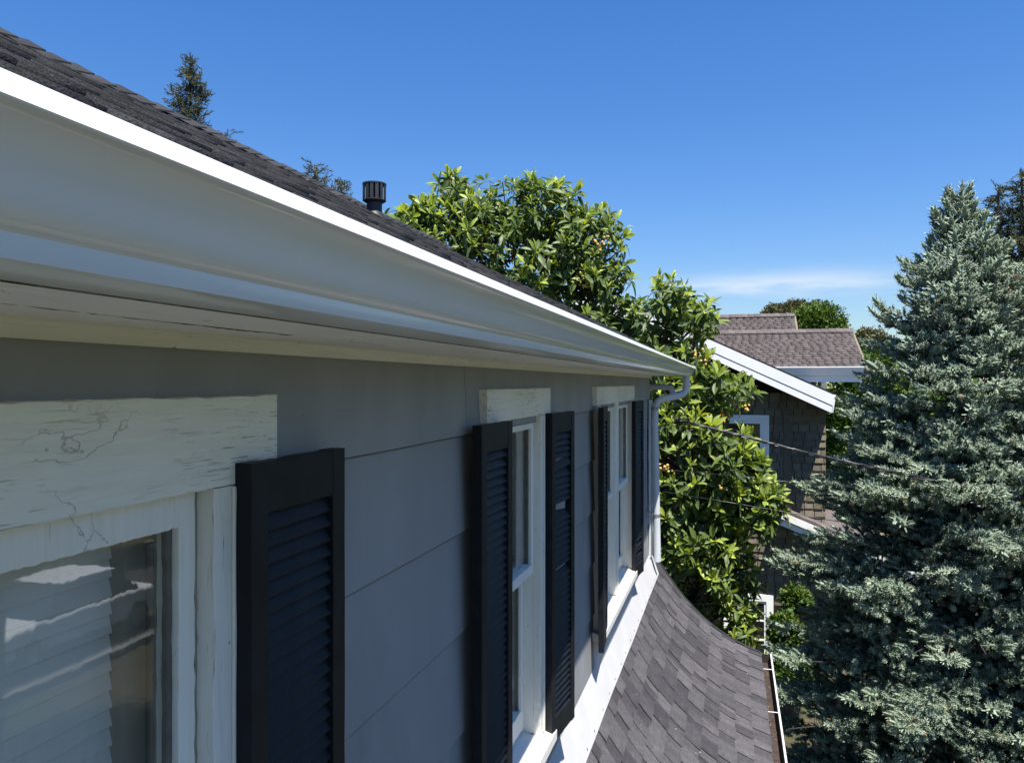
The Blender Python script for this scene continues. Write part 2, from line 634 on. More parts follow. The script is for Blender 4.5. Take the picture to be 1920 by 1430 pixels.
def join_arrays(parts):
    V, Fs, Tn, k = [], [], [], 0
    for v, f, t in parts:
        V.append(v)
        Fs.append(f + k)
        Tn.append(t)
        k += len(v)
    return np.concatenate(V), np.concatenate(Fs), np.concatenate(Tn)


def mesh_obj(name, me, mat, parent, kind=None):
    me.materials.append(MT[mat])
    o = link(bpy.data.objects.new(name, me), parent)
    if kind:
        o['kind'] = kind
    return o


def at(u, v, t):
    """the place seen at photograph position (u, v) at depth t metres"""
    cs, sn = math.cos(YAW), math.sin(YAW)
    a, b = (u - 960) / 1440, (v - 718.5) / 1440
    return Vector((CAMX + (-sn + a * cs) * t, (cs + a * sn) * t, -b * t))


def to_px(p):
    cs, sn = math.cos(YAW), math.sin(YAW)
    x = p[..., 0] - CAMX
    f = -sn * x + cs * p[..., 1]
    r = cs * x + sn * p[..., 1]
    return 960 + 1440 * r / f, 718.5 - 1440 * p[..., 2] / f, f


# ------------------------------------------------------------------ ground
g = MB()
g.add([(-600, -600, GROUND), (600, -600, GROUND), (600, 900, GROUND), (-600, 900, GROUND)], [(0, 1, 2, 3)])
o = g.build('ground', 'ground')
tag(o, 'shaded yard ground of grass and bare soil', 'ground', kind='structure')
g = MB().box(11.5, 18.5, -60, 80, GROUND - 0.2, GROUND + 0.02)
o = g.build('road', 'asphalt')
tag(o, 'grey asphalt street to the right of the houses', 'road', kind='structure')
for xa, xb in ((11.3, 11.5), (18.5, 18.7)):
    o = MB().box(xa, xb, -60, 80, GROUND - 0.2, GROUND + 0.14).build('kerb', 'concrete')
    tag(o, 'pale concrete kerb along the street', 'kerb', kind='structure')

# ------------------------------------------------------------------ our house
Y0, Y1 = -4.0, 7.55           # wall ends
house = empty('grey_house', (-2.3, 1.8, GROUND), 'grey lap-sided house with white gutter, black louvered shutters and charcoal roof', 'house')
EAVE_X, EAVE_Z = 0.335, 0.178
RIDGE_X, RIDGE_Z = -2.32, 1.523
ROOF_END = 8.0

OPEN = [(0.425, 0.985), (2.47, 3.03), (4.50, 5.97)]     # window openings along y
SEGS = [(Y0, 0.40), (1.01, 2.445), (3.055, 4.475), (5.995, Y1)]
LAPS = [0.062, -0.157, -0.443, -0.738, -1.035, -1.335, -1.645]
for i in range(6):
    zt, zb = LAPS[i] + 0.012, LAPS[i + 1]
    if i == 0:
        runs = [(Y0, 2.1815), (2.1840, Y1)]
    else:
        runs = SEGS
    for (a, b) in runs:
        m = MB()
        n = max(2, int((b - a) / 0.25))
        rr = random.Random(i * 17 + int(a * 10))
        prof_v = []
        for k in range(n + 1):
            y = a + (b - a) * k / n
            j = rr.gauss(0, 0.0007)
            prof_v += [(-0.006, y, zb + j), (0.0115 + j, y, zb + j), (0.0140 + j, y, zb + j + 0.0035), (0.0138 + j, y, zb + j + 0.0042), (0.002, y, zt), (-0.006, y, zt)]
        fs = []
        for k in range(n):
            for q in range(6):
                fs.append((k * 6 + q, k * 6 + (q + 1) % 6, k * 6 + 6 + (q + 1) % 6, k * 6 + 6 + q))
        fs += [(0, 1, 2, 3, 4, 5), tuple(n * 6 + q for q in (5, 4, 3, 2, 1, 0))]
        m.add(prof_v, fs)
        o = m.build('siding_board', 'siding', house)
        # dark line painted along each lower edge, standing in for the lap shadow
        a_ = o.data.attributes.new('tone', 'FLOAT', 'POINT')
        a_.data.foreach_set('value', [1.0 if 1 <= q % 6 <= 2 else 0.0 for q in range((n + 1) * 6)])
# sheathing behind the boards, gable and floor of the house body
m = MB()
for (a, b) in SEGS:
    m.box(-0.13, -0.0065, a, b, -1.60, -0.14)
m.box(-0.13, -0.0065, Y0, Y1, -0.1395, 0.12)
m.box(-0.13, -0.0065, Y0, Y1, -3.2, -1.601)
m.box(-5.0, -4.9, Y0, Y1, GROUND, 0.1)
m.box(-4.899, -0.131, Y1 - 0.13, Y1 - 0.001, GROUND, 0.1)
m.box(-4.899, -0.131, Y0 + 0.001, Y0 + 0.13, GROUND, 0.1)
m.add([(-4.9, Y1 - 0.002, 0.1005), (-0.02, Y1 - 0.002, 0.1005), (RIDGE_X, Y1 - 0.002, RIDGE_Z - 0.1),
       (-4.9, Y1 - 0.12, 0.1005), (-0.02, Y1 - 0.12, 0.1005), (RIDGE_X, Y1 - 0.12, RIDGE_Z - 0.1)],
      [(0, 1, 2), (5, 4, 3), (0, 3, 4, 1), (1, 4, 5, 2), (2, 5, 3, 0)])
m.build('wall_core', 'siding', house)
# lower storey wall under the flared roof
box('lower_wall', 'siding', house, 0.58, 0.70, Y0, Y1, GROUND, -2.60)
box('corner_board', 'pipe', house, 0.0135, 0.034, 7.40, 7.575, -1.66, -0.16, bevel=0.002)
# room behind the glass
m = MB()
m.add([(-3.2, Y0 + .2, -2.3), (-0.14, Y0 + .2, -2.3), (-0.14, Y1 - .2, -2.3), (-3.2, Y1 - .2, -2.3),
       (-3.2, Y0 + .2, 0.05), (-0.14, Y0 + .2, 0.05), (-0.14, Y1 - .2, 0.05), (-3.2, Y1 - .2, 0.05)],
      [(0, 1, 2, 3), (7, 6, 5, 4), (3, 2, 6, 7), (0, 3, 7, 4), (1, 0, 4, 5)])
m.build('room_lining', 'room', house)
for y in (1.6, 3.75):
    box('room_partition', 'room', house, -3.1, -0.15, y, y + 0.1, -2.29, 0.04)

# skirt board that kicks out over the flared roof, with its nails
sk = MB()
n = 60
vs, fs = [], []
rr = random.Random(5)
for k in range(n + 1):
    y = Y0 + (7.62 - Y0) * k / n
    wv = rr.gauss(0, 0.0025) + 0.004 * math.sin(y * 3.1)
    vs += [(0.014, y, -1.641), (0.090, y, -1.856 + wv), (0.083, y, -1.862 + wv), (0.000, y, -1.647)]
for k in range(n):
    for q in range(4):
        fs.append((k * 4 + q, k * 4 + (q + 1) % 4, k * 4 + 4 + (q + 1) % 4, k * 4 + 4 + q))
fs += [(0, 1, 2, 3), (n * 4 + 3, n * 4 + 2, n * 4 + 1, n * 4)]
skirt = sk.add(vs, fs).build('skirt_board', 'skirt', house)
nail_me = MB().tube([(0, 0, 0), (0.004, 0, 0.0015)], 0.005, 8).mesh('nail')
nail_me.materials.append(MT['steel'])
for k in range(18):
    o = link(bpy.data.objects.new('nail', nail_me), skirt)
    o.location = (0.080, 3.3 + k * 0.245 + random.uniform(-.03, .03), -1.828)

# ---- eaves: cream moulding, split soffit boards, fascia
m = MB()
m.prism([(0.003, 0.052), (0.008, 0.0505), (0.014, 0.054), (0.0195, 0.060), (0.0255, 0.0645), (0.030, 0.0695), (0.030, 0.0745), (0.003, 0.0745)], Y0, 7.62)
m.build('eave_moulding', 'cream', house, smooth=25)


def crack_line():
    """the split in the soffit: x position and half gap along y"""
    rr = random.Random(3)
    ys = np.arange(Y0, 7.6201, 0.012)
    ys[-1] = 7.62
    x = 0.136 + np.cumsum(RNG.normal(0, 0.0011, len(ys)))
    x = x - np.linspace(x[0] - 0.136, x[-1] - 0.136, len(ys)) + 0.002 * np.sin(ys * 5)
    gap = np.zeros(len(ys))
    for i, y in enumerate(ys):
        if y < 1.02:
            gap[i] = 0.0020 + 0.0006 * math.sin(y * 9) + rr.gauss(0, 0.0003)
        elif 1.13 < y < 1.40:
            gap[i] = 0.0016 * math.sin((y - 1.13) / 0.27 * math.pi)
        elif 2.0 < y < 2.2:
            gap[i] = 0.0012
    return ys, x, np.maximum(gap, 0)


ys, cx, cg = crack_line()
for side in (0, 1):
    vs, fs = [], []
    for y, x, gp in zip(ys, cx, cg):
        a, b = (0.030, x - gp) if side == 0 else (x + gp + 0.0001, 0.306)
        dz = 0.0 if side == 0 else -0.0006
        vs += [(a, y, 0.0725 + dz), (b, y, 0.0725 + dz), (b, y, 0.086), (a, y, 0.086)]
    for k in range(len(ys) - 1):
        for q in range(4):
            fs.append((k * 4 + q, k * 4 + (q + 1) % 4, k * 4 + 4 + (q + 1) % 4, k * 4 + 4 + q))
    e = (len(ys) - 1) * 4
    fs += [(0, 1, 2, 3), (e + 3, e + 2, e + 1, e)]
    MB().add(vs, fs).build('soffit_board', 'soffit', house)
vs, fs = [], []
rr = random.Random(8)
ee = [(y, x, gp, 0.0 if gp <= 0 else max(0.0003, gp * 0.55 + rr.gauss(0, 0.00025))) for y, x, gp in zip(ys, cx, cg) if -0.5 < y < 2.6]
for y, x, gp, h in ee:
    vs += [(x - gp + 0.0002, y, 0.0727 - h), (x - gp + 0.0012, y, 0.0727 - h * 0.6), (x - gp + 0.0012, y, 0.084), (x - gp + 0.0002, y, 0.084)]
for k in range(len(ee) - 1):
    for q in range(4):
        fs.append((k * 4 + q, k * 4 + (q + 1) % 4, k * 4 + 4 + (q + 1) % 4, k * 4 + 4 + q))
MB().add(vs, fs).build('split_edge', 'darkfill', house)  # dark strip standing in for the shadowed depth of the split
# ragged old caulk where the gutter meets the soffit
vs, fs = [], []
yy = np.arange(0.2, 7.6, 0.011)
hh = np.abs(np.cumsum(RNG.normal(0, 0.0006, len(yy))) % 0.006 - 0.003)
for k, y in enumerate(yy):
    env = float(np.interp(y, [0.2, 0.9, 1.3, 2.5, 5, 7.6], [0.0, 0.15, 0.9, 1.0, 0.8, 0.6]))
    wd = (0.002 + 3.2 * hh[k] + max(0, RNG.normal(0, 0.002))) * env
    vs += [(0.3012, y, 0.0690), (0.3010 - wd, y, 0.0722 - 0.0012 * env), (0.3010 - wd, y, 0.0735), (0.3012, y, 0.0735)]
for k in range(len(yy) - 1):
    for q in range(4):
        fs.append((k * 4 + q, k * 4 + (q + 1) % 4, k * 4 + 4 + (q + 1) % 4, k * 4 + 4 + q))
MB().add(vs, fs).build('old_caulk', 'caulk', house)
box('soffit_backing', 'darkfill', house, 0.031, 0.30, Y0, 7.6, 0.0925, 0.097)
box('fascia_board', 'woody', house, 0.284, 0.2995, Y0, 7.98, 0.0865, 0.165)

# ---- main roof
roof = MB()
rz = RIDGE_Z - 0.012
roof.add([(EAVE_X - 0.01, Y0 - .4, EAVE_Z - 0.022), (EAVE_X - 0.01, ROOF_END, EAVE_Z - 0.022), (RIDGE_X, ROOF_END, rz - 0.012), (RIDGE_X, Y0 - .4, rz - 0.012),
          (-5.2, Y0 - .4, 0.06), (-5.2, ROOF_END, 0.06)],
         [(0, 1, 2, 3), (3, 2, 5, 4)])
roof.add([(EAVE_X - 0.01, Y0 - .4, EAVE_Z - 0.047), (EAVE_X - 0.01, ROOF_END, EAVE_Z - 0.047), (RIDGE_X, ROOF_END, rz - 0.06), (RIDGE_X, Y0 - .4, rz - 0.06),
          (-5.2, Y0 - .4, 0.01), (-5.2, ROOF_END, 0.01)],
         [(3, 2, 1, 0), (4, 5, 2, 3)])
roof_o = roof.build('roof', 'under', house)
# shingle courses, each tab a thin wedge; they show only edge-on, as fine lines
sl = Vector((RIDGE_X - EAVE_X, 0, RIDGE_Z - EAVE_Z))
SLEN = sl.length
sd = sl.normalized()
sn_ = Vector((-sd.z, 0, sd.x))
if sn_.z < 0:
    sn_ = -sn_
tvs, tfs, ttn = [], [], []
rr = random.Random(21)
ncr = int(SLEN / 0.143)
for i in range(ncr + 1):
    s0 = i * 0.143 - 0.012
    y = 0.2 - rr.random() * 0.2
    while y < ROOF_END:
        wd = rr.uniform(0.10, 0.30)
        ye = min(y + wd - 0.004, ROOF_END + 0.01)
        lift = rr.choice((0.004, 0.004, 0.0085)) + rr.random() * 0.0025
        s1 = s0 + 0.16
        P = []
        for (s, h) in ((s0 + rr.gauss(0, 0.002), lift + 0.004), (s1, 0.003)):
            for yy in (y, ye):
                b = Vector((EAVE_X, 0, EAVE_Z)) + sd * s
                P.append((b + sn_ * h + Vector((0, yy, 0)), b - sn_ * 0.004 + Vector((0, yy, 0))))
        k = len(tvs)
        for tp, bt in P:
            tvs += [tuple(tp), tuple(bt)]
        a, b, c, d = k, k + 2, k + 4, k + 6
        for q in ((a, c, d, b), (a, b, b + 1, a + 1), (a, a + 1, c + 1, c), (b, d, d + 1, b + 1)):
            tfs += [(q[0], q[1], q[2]), (q[0], q[2], q[3])]
        ttn += [rr.random()] * 8
        y += wd
me = fast_mesh('shingle_courses', tvs, tfs, ttn)
mesh_obj('shingle_courses', me, 'shing', roof_o, 'stuff')
# ridge caps
cap = MB()
cp = [(-0.13, -0.066), (-0.07, -0.033), (-0.02, -0.006), (0, 0.0), (0.02, -0.006), (0.07, -0.033), (0.13, -0.066)]
vs = []
for yy, up in ((0, -0.002), (0.185, 0.040)):
    vs += [(x, yy, z + up + 0.006) for x, z in cp] + [(x, yy, z + up - 0.003) for x, z in cp]
nn = len(cp)
fs = []
for i in range(nn - 1):
    fs += [(i, i + 1, 2 * nn + i + 1, 2 * nn + i), (2 * nn + i, 3 * nn + i, 3 * nn + i + 1, 2 * nn + i + 1), (nn + i, nn + i + 1, 3 * nn + i + 1, 3 * nn + i)]
fs += [(0, nn, 3 * nn, 2 * nn), (nn - 1, 2 * nn - 1, 4 * nn - 1, 3 * nn - 1)]
cap.add(vs, fs)
cap_me = cap.mesh('ridge_cap')
cap_me.materials.append(MT['shing'])
for k in range(62):
    o = link(bpy.data.objects.new('ridge_cap', cap_me), roof_o)
    o.location = (RIDGE_X, ROOF_END - 0.195 - k * 0.138, RIDGE_Z + random.gauss(0, 0.003))
    o.rotation_euler = (random.gauss(0, 0.012), random.gauss(0, 0.02), random.gauss(0, 0.02))

# ---- gutter: five-inch ogee profile
GP = [(0.3015, 0.166), (0.3015, 0.0705), (0.310, 0.0695), (0.375, 0.0695), (0.3805, 0.0715), (0.3815, 0.076), (0.3815, 0.0868), (0.3835, 0.0895),
      (0.3880, 0.0915), (0.3930, 0.0960), (0.3965, 0.1025), (0.3995, 0.1110), (0.4030, 0.1200), (0.4080, 0.1290), (0.4150, 0.1372), (0.4215, 0.1415),
      (0.4262, 0.1438), (0.4287, 0.1442), (0.4297, 0.1453), (0.4290, 0.1470), (0.4212, 0.1604), (0.4198, 0.1616), (0.4170, 0.1620), (0.4120, 0.1605), (0.4115, 0.1535)]
gut = MB()
gut.strip(GP, Y0, 8.04, 0.0012, 40)
gutter = gut.build('gutter', 'gutter', house, smooth=35)
cappts = [p for p in GP if p[0] < 0.4295][:-2]
MB().prism(cappts, 8.0412, 8.0435).build('end_cap', 'gutter', gutter)
for k in range(7):
    y = 0.6 + k * 1.15
    MB().box(0.304, 0.413, y, y + 0.022, 0.148, 0.150).build('hanger', 'gutter', gutter)

# ---- downspout and elbow
def smooth_path(pts, n=8):
    pts = [Vector(p) for p in pts]
    outp = [pts[0]]
    for i in range(1, len(pts) - 1):
        a, b, c = pts[i - 1], pts[i], pts[i + 1]
        r = min((b - a).length, (c - b).length) * 0.48
        p0, p2 = b + (a - b).normalized() * r, b + (c - b).normalized() * r
        for k in range(n + 1):
            t = k / n
            outp.append(p0 * (1 - t) ** 2 + b * 2 * t * (1 - t) + p2 * t * t)
    outp.append(pts[-1])
    return outp


dsp = MB().tube(smooth_path([(0.346, 7.72, 0.0705), (0.346, 7.72, -0.105), (0.075, 7.47, -0.165), (0.066, 7.44, -0.33), (0.092, 7.44, -1.70)]), 0.034, 14)
dso = dsp.build('downspout', 'pipe', house, smooth=60)
for z in (-0.24, -1.26):
    MB().tube([(0.066 + (-.33 - z) * .019, 7.44, z + 0.015), (0.066 + (-.33 - z) * .019, 7.44, z - 0.015)], 0.0365, 14).build('strap', 'steel', dso, smooth=50)
MB().tube(smooth_path([(-0.04, 7.78, -0.035), (0.20, 7.78, -0.040), (0.215, 7.78, -0.11)]), 0.030, 12).build('pipe_stub', 'pipe', house, smooth=60)

# ---- windows


def window(yc, hw, open_, head_b, seed, double=False, jamb=False):
    """casing, head board, sashes with panes, sill; parts of the house"""
    wn = bpy.data.objects.new('window', None)
    wn.empty_display_size = 0.1
    COL.objects.link(wn)
    wn.parent = house
    wn.matrix_parent_inverse = Matrix.Translation(-house.location)
    o0, o1 = open_
    MB().rough_box(0.002, 0.036, yc - hw, yc + hw, head_b, -0.020, jit=0.0008, seed=seed).build('head_board', 'headwood', wn)
    for s, (a, b) in enumerate(((yc - hw + (0.065 if double else 0.008), o0), (o1, yc + hw - 0.008))):
        MB().rough_box(0.002, 0.033, a, b, -1.435, head_b - 0.0015, jit=0.0007, along='z', seed=seed + 1 + s).build('casing', 'woodz', wn)
        e = b if s == 0 else a
        c0, c1 = (e - 0.022, e + 0.004) if s == 0 else (e - 0.004, e + 0.022)
        MB().box(-0.128, 0.0015, c0, c1, -1.42, head_b).build('jamb', 'jamb' if jamb else 'woodz', wn)
        k0, k1 = (e - 0.055, e - 0.040) if s == 0 else (e + 0.040, e + 0.055)
        MB().box(0.033, 0.0385, k0, k1, -1.43, head_b - 0.003).build('casing_bead', 'woodz', wn, bevel=0.002)
    MB().box(-0.128, 0.0015, o0, o1, head_b + 0.001, head_b + 0.018).build('head_jamb', 'woodz', wn)
    units = [(o0 + 0.006, o1 - 0.006)]
    if double:
        mid = (o0 + o1) / 2
        MB().rough_box(-0.05, 0.026, mid - 0.07, mid + 0.07, -1.425, head_b - 0.002, jit=0.001, along='z', seed=seed + 5).build('mullion', 'woodz', wn)
        units = [(o0 + 0.006, mid - 0.072), (mid + 0.072, o1 - 0.006)]
    for ui, (a, b) in enumerate(units):
        for lower in (False, True):
            x0, x1 = (-0.036, 0.004) if not lower else (-0.078, -0.038)
            zt, zb = (head_b - 0.002, -0.765) if not lower else (-0.725, -1.405)
            st = 0.035
            tr_, br = (0.052, 0.040) if not lower else (0.036, 0.085)
            m = MB()
            m.rough_box(x0, x1, a, a + st, zb, zt, jit=0.0008, along='z', seed=seed + 9)
            m.rough_box(x0, x1, b - st, b, zb, zt, jit=0.0008, along='z', seed=seed + 10)
            m.rough_box(x0, x1 - 0.001, a + st, b - st, zt - tr_, zt, jit=0.0005, step=0.006, seed=seed + 11)
            m.rough_box(x0, x1 + (0.004 if not lower else -0.001), a + st, b - st, zb, zb + br, jit=0.0012, seed=seed + 12)
            sash = m.build('sash', 'sash', wn)
            xg = (x0 + x1) / 2 - 0.004
            MB().box(xg - 0.0015, xg + 0.0015, a + st - 0.004, b - st + 0.004, zb + br - 0.004, zt - tr_ + 0.004).build('pane', 'glass', wn)
            # putty and stop strips round the pane
            for ya, yb in ((a + st, a + st + 0.010), (b - st - 0.010, b - st)):
                MB().rough_box(xg + 0.002, xg + 0.012, ya, yb, zb + br, zt - tr_, jit=0.0010, along='z', seed=seed + 15).build('putty', 'puttygrey', wn)
    # sill, sloping outward, and the apron below it
    a, b = yc - hw + 0.02, yc + hw - 0.02
    m = MB().hexa([(-0.10, a, -1.452), (0.072, a, -1.496), (0.072, b, -1.496), (-0.10, b, -1.452),
                   (-0.10, a, -1.402), (0.072, a, -1.448), (0.072, b, -1.448), (-0.10, b, -1.402)])
    m.build('sill', 'sash', wn, bevel=0.004)
    MB().hexa([(-0.006, a + .02, -1.660), (0.030, a + .02, -1.660), (0.030, b - .02, -1.660), (-0.006, b - .02, -1.660),
               (-0.006, a + .02, -1.487), (0.034, a + .02, -1.492), (0.034, b - .02, -1.492), (-0.006, b - .02, -1.487)]).build('apron', 'skirt', wn, bevel=0.003)
    return wn


window(0.705, 0.44, OPEN[0], -0.157, 10, jamb=True)
window(2.75, 0.44, OPEN[1], -0.128, 30)
window(5.235, 0.883, OPEN[2], -0.128, 50, double=True)

# ---- louvered shutters
LW = 0.30
SH_T, SH_B = -0.124, -1.495


def shutter_parts():
    h = SH_T - SH_B
    stile, rail_t, rail_b = 0.045, 0.085, 0.10
    st = MB().rough_box(0, 0.030, 0, stile, -h, 0, step=0.05, jit=0.0005, along='z', seed=2).mesh('stile')
    rt = MB().rough_box(0.002, 0.0285, stile, LW - stile, -rail_t, -0.001, jit=0.0005, seed=3).mesh('top_rail')
    rb = MB().rough_box(0.002, 0.0285, stile, LW - stile, -h + 0.001, -h + rail_b, jit=0.0005, seed=4).mesh('bottom_rail')
    c, s = math.cos(R(61)), math.sin(R(61))
    wv, th = 0.040, 0.0065
    prof = []
    for (p, q) in ((-wv / 2, 0), (-wv / 2 + 0.002, th / 2), (wv / 2 - 0.002, th / 2), (wv / 2, 0), (wv / 2 - 0.002, -th / 2), (-wv / 2 + 0.002, -th / 2)):
        # p runs from the inner upper edge to the outer lower edge
        prof.append((0.0145 + p * c + q * s, -p * s + q * c))
    lv = MB().prism(prof, stile + 0.001, LW - stile - 0.001).mesh('louver')
    for me in (st, rt, rb, lv):
        me.materials.append(MT['black'])
    return st, rt, rb, lv, h, stile, rail_t, rail_b


SP = shutter_parts()


def shutter(x, y, z, ang, missing=(), slipped=(), seed=0):
    """y is the near edge; ang turns the shutter about that edge, out from the wall"""
    st, rt, rb, lv, h, stile, rail_t, rail_b = SP
    e = bpy.data.objects.new('shutter', None)
    e.empty_display_size = 0.1
    COL.objects.link(e)
    e.parent = house
    e.matrix_parent_inverse = Matrix.Translation(-house.location)
    e.location = (x, y, z)
    e.rotation_euler = (0, 0, ang)
    rr = random.Random(seed)

    def child(name, me, loc, rot=(0, 0, 0)):
        o = bpy.data.objects.new(name, me)
        COL.objects.link(o)
        o.parent = e
        o.location = loc
        o.rotation_euler = rot
        return o
    child('stile', st, (0, 0, 0))
    child('stile', st, (0, LW - stile, 0))
    child('top_rail', rt, (0, 0, 0))
    child('bottom_rail', rb, (0, 0, 0))
    z0, z1 = -rail_t - 0.012, -h + rail_b + 0.010
    n = int(round((z0 - z1) / 0.0268))
    for k in range(n + 1):
        if k in missing:
            continue
        rot = (rr.gauss(0, 0.004), rr.gauss(0, 0.03), 0)
        if k in slipped:
            rot = (rr.choice((-1, 1)) * 0.09, 0.2, 0)
        child('louver', lv, (0, 0, z0 + (z1 - z0) * k / n), rot)
    return e


shutter(0.0365, 1.030, SH_T, R(0.3), seed=1)
shutter(0.045, 2.140, SH_T, R(-1.5), seed=2)
shutter(0.0365, 3.095, SH_T, R(-6.5), missing=(4, 11, 21), slipped=(5, 12), seed=3)
shutter(0.060, 4.262, SH_T - 0.012, R(4.5), seed=4)
shutter(0.0365, 5.935, SH_T - 0.012, R(-5.7), missing=(37, 40), seed=5)

# ---- flared roof below the windows
FP0 = [(0.030, -1.800), (0.080, -1.872), (0.160, -1.990), (0.241, -2.104), (0.320, -2.198), (0.400, -2.283), (0.505, -2.382), (0.610, -2.464),
       (0.713, -2.531), (0.816, -2.585), (0.918, -2.630), (1.045, -2.676)]
FP = np.array(FP0)
seg = np.hypot(*np.diff(FP, axis=0).T)
arc = np.concatenate([[0], np.cumsum(seg)])
FLEN = arc[-1]


def fpt(s):
    x, z = np.interp(s, arc, FP[:, 0]), np.interp(s, arc, FP[:, 1])
    e = 0.02
    dx = np.interp(min(s + e, FLEN), arc, FP[:, 0]) - np.interp(max(s - e, 0), arc, FP[:, 0])
    dz = np.interp(min(s + e, FLEN), arc, FP[:, 1]) - np.interp(max(s - e, 0), arc, FP[:, 1])
    l = math.hypot(dx, dz)
    return x, z, -dz / l, dx / l


fl = MB()
fl.strip([(x, z - 0.016) for x, z in FP0], Y0, 8.0, 0.010, 1)
flare = fl.build('flared_roof', 'under', house)
EXPO = 0.1365
tabs = []
rr = random.Random(77)
ncourse = int(FLEN / EXPO) + 1
lam = [(0.5, 0.0)]
for i in range(ncourse):
    s_butt = FLEN + 0.012 - i * EXPO
    y = -0.6 - rr.random() * 0.3
    flip = rr.random() < 0.5
    while y < 8.0:
        wd = rr.uniform(0.09, 0.27) if not flip else rr.uniform(0.07, 0.19)
        ye = min(y + wd, 8.012)
        if ye - y > 0.03:
            tabs.append((i, s_butt, y, ye, flip))
        flip = not flip
        y += wd


def tab_verts(i, s_butt, y, ye, flip, rr):
    """three slices of a curved tab: raised laminated tabs stand proud of the ones between them"""
    top, vs = 0.0062 if not flip else 0.0012, []
    th = 0.0035
    sb = s_butt + rr.gauss(0, 0.002)
    for s, h in ((sb, 0.0055), (sb - EXPO * 0.5, 0.0032), (sb - EXPO - 0.010, 0.001)):
        x, z, nx, nz = fpt(min(max(s, 0), FLEN))
        ex = max(s - FLEN, 0)
        x += ex * 0.94
        z -= ex * 0.34
        for yy, j in ((y + 0.0016, rr.gauss(0, 0.001)), (ye - 0.0016, rr.gauss(0, 0.001))):
            hh = h + top + j
            vs += [(x + nx * hh, yy, z + nz * hh), (x + nx * (hh - th - 0.001), yy, z + nz * (hh - th - 0.001))]
    return vs


TAB_F = [(0, 4, 6, 2), (4, 8, 10, 6), (0, 2, 3, 1), (0, 1, 5, 4), (4, 5, 9, 8), (2, 6, 7, 3), (6, 10, 11, 7)]
scored = []
for t in tabs:
    i, sb, y, ye, flip = t
    x, z, _, _ = fpt(max(min(sb - 0.06, FLEN), 0))
    u, v, f = to_px(np.array([x, (y + ye) / 2, z]))
    vis = 900 < u < 1500 and v < 1440 and f > 0.5
    scored.append((((ye - y) / f if vis else 0) + (10 if vis else 0), t))
scored.sort(key=lambda a: -a[0])
for sc, t in scored[:300]:
    vs = np.array(tab_verts(*t, rr))
    c = vs.mean(0)
    m = MB().add(vs - c, TAB_F)
    me = bpy.data.meshes.new('shingle')
    me.from_pydata(m.v, [], m.f)
    me.materials.append(MT['flare'])
    a_ = me.attributes.new('tone', 'FLOAT', 'POINT')
    o = link(bpy.data.objects.new('shingle', me), flare)
    o.location = c
tv, tf, tt = [], [], []
for sc, t in scored[300:]:
    k = len(tv)
    tv += tab_verts(*t, rr)
    for q in TAB_F:
        tf += [(q[0] + k, q[1] + k, q[2] + k), (q[0] + k, q[2] + k, q[3] + k)]
    tt += [rr.random()] * 12
mesh_obj('shingle_field', fast_mesh('shingle_field', tv, tf, tt), 'flare', flare, 'stuff')
# metal edge along the gable end of the flare
m = MB()
ev = []
for x, z in FP0:
    ev.append((x, z))
m.strip([(x, z + 0.010) for x, z in ev], 7.975, 8.028, 0.006, 1)
m.build('edge_shingle_strip', 'shing', flare)

# gutter on the flare: brown inside, white rolled lip
lg = MB()
lg.strip([(1.052, -2.690), (1.054, -2.775), (1.120, -2.775), (1.135, -2.755), (1.142, -2.700)], -1.0, 8.03, 0.002, 1)
lgo = lg.build('lower_gutter', 'brown', house)
MB().box(1.0545, 1.142, 8.0315, 8.036, -2.775, -2.690).build('end_cap', 'brown', lgo)
MB().prism([(1.1405, -2.715), (1.156, -2.712), (1.157, -2.688), (1.150, -2.682), (1.1405, -2.686)], -1.0, 8.04).build('gutter_lip', 'gutter', lgo, bevel=0.002)
for y in (3.1, 4.2, 5.55, 6.62, 7.6):
    MB().tube([(1.04, y, -2.684), (1.148, y, -2.6835)], 0.0038, 6).build('gutter_spike', 'gutter', lgo)

# ---- roof vent
vl = Vector((-2.02, 5.70, 1.36))
vent = empty('roof_vent', vl, 'black metal roof vent pipe with slotted round cap near the ridge', 'vent')
vl = (vl.x, vl.y, vl.z)
MB().tube([(vl[0], vl[1], vl[2] - 0.08), (vl[0], vl[1], vl[2] + 0.13)], 0.062, 20).build('pipe', 'vent', vent, smooth=50)
MB().tube([(vl[0], vl[1], vl[2] - 0.05), (vl[0], vl[1], vl[2] + 0.03)], [0.12, 0.064], 20).build('flashing_collar', 'vent', vent, smooth=50)
MB().tube([(vl[0], vl[1], vl[2] + 0.108), (vl[0], vl[1], vl[2] + 0.122), (vl[0], vl[1], vl[2] + 0.1225), (vl[0], vl[1], vl[2] + 0.127)], [0.074, 0.094, 0.096, 0.090], 24).build('lower_ring', 'vent', vent, smooth=40)
MB().tube([(vl[0], vl[1], vl[2] + 0.249), (vl[0], vl[1], vl[2] + 0.252), (vl[0], vl[1], vl[2] + 0.263), (vl[0], vl[1], vl[2] + 0.268)], [0.093, 0.097, 0.097, 0.06], 24).build('top_plate', 'vent', vent, smooth=40)
MB().tube([(vl[0], vl[1], vl[2] + 0.12), (vl[0], vl[1], vl[2] + 0.25)], 0.058, 20).build('inner_drum', 'vent', vent, smooth=50)
for k in range(14):
    a = 2 * math.pi * k / 14
    c_, s_ = math.cos(a), math.sin(a)
    p = []
    for z in (vl[2] + 0.124, vl[2] + 0.250):
        for r_, t_ in ((0.088, -0.013), (0.094, -0.013), (0.094, 0.013), (0.088, 0.013)):
            p.append((vl[0] + c_ * r_ - s_ * t_, vl[1] + s_ * r_ + c_ * t_, z))
    MB().hexa(p).build('slat', 'vent', vent)

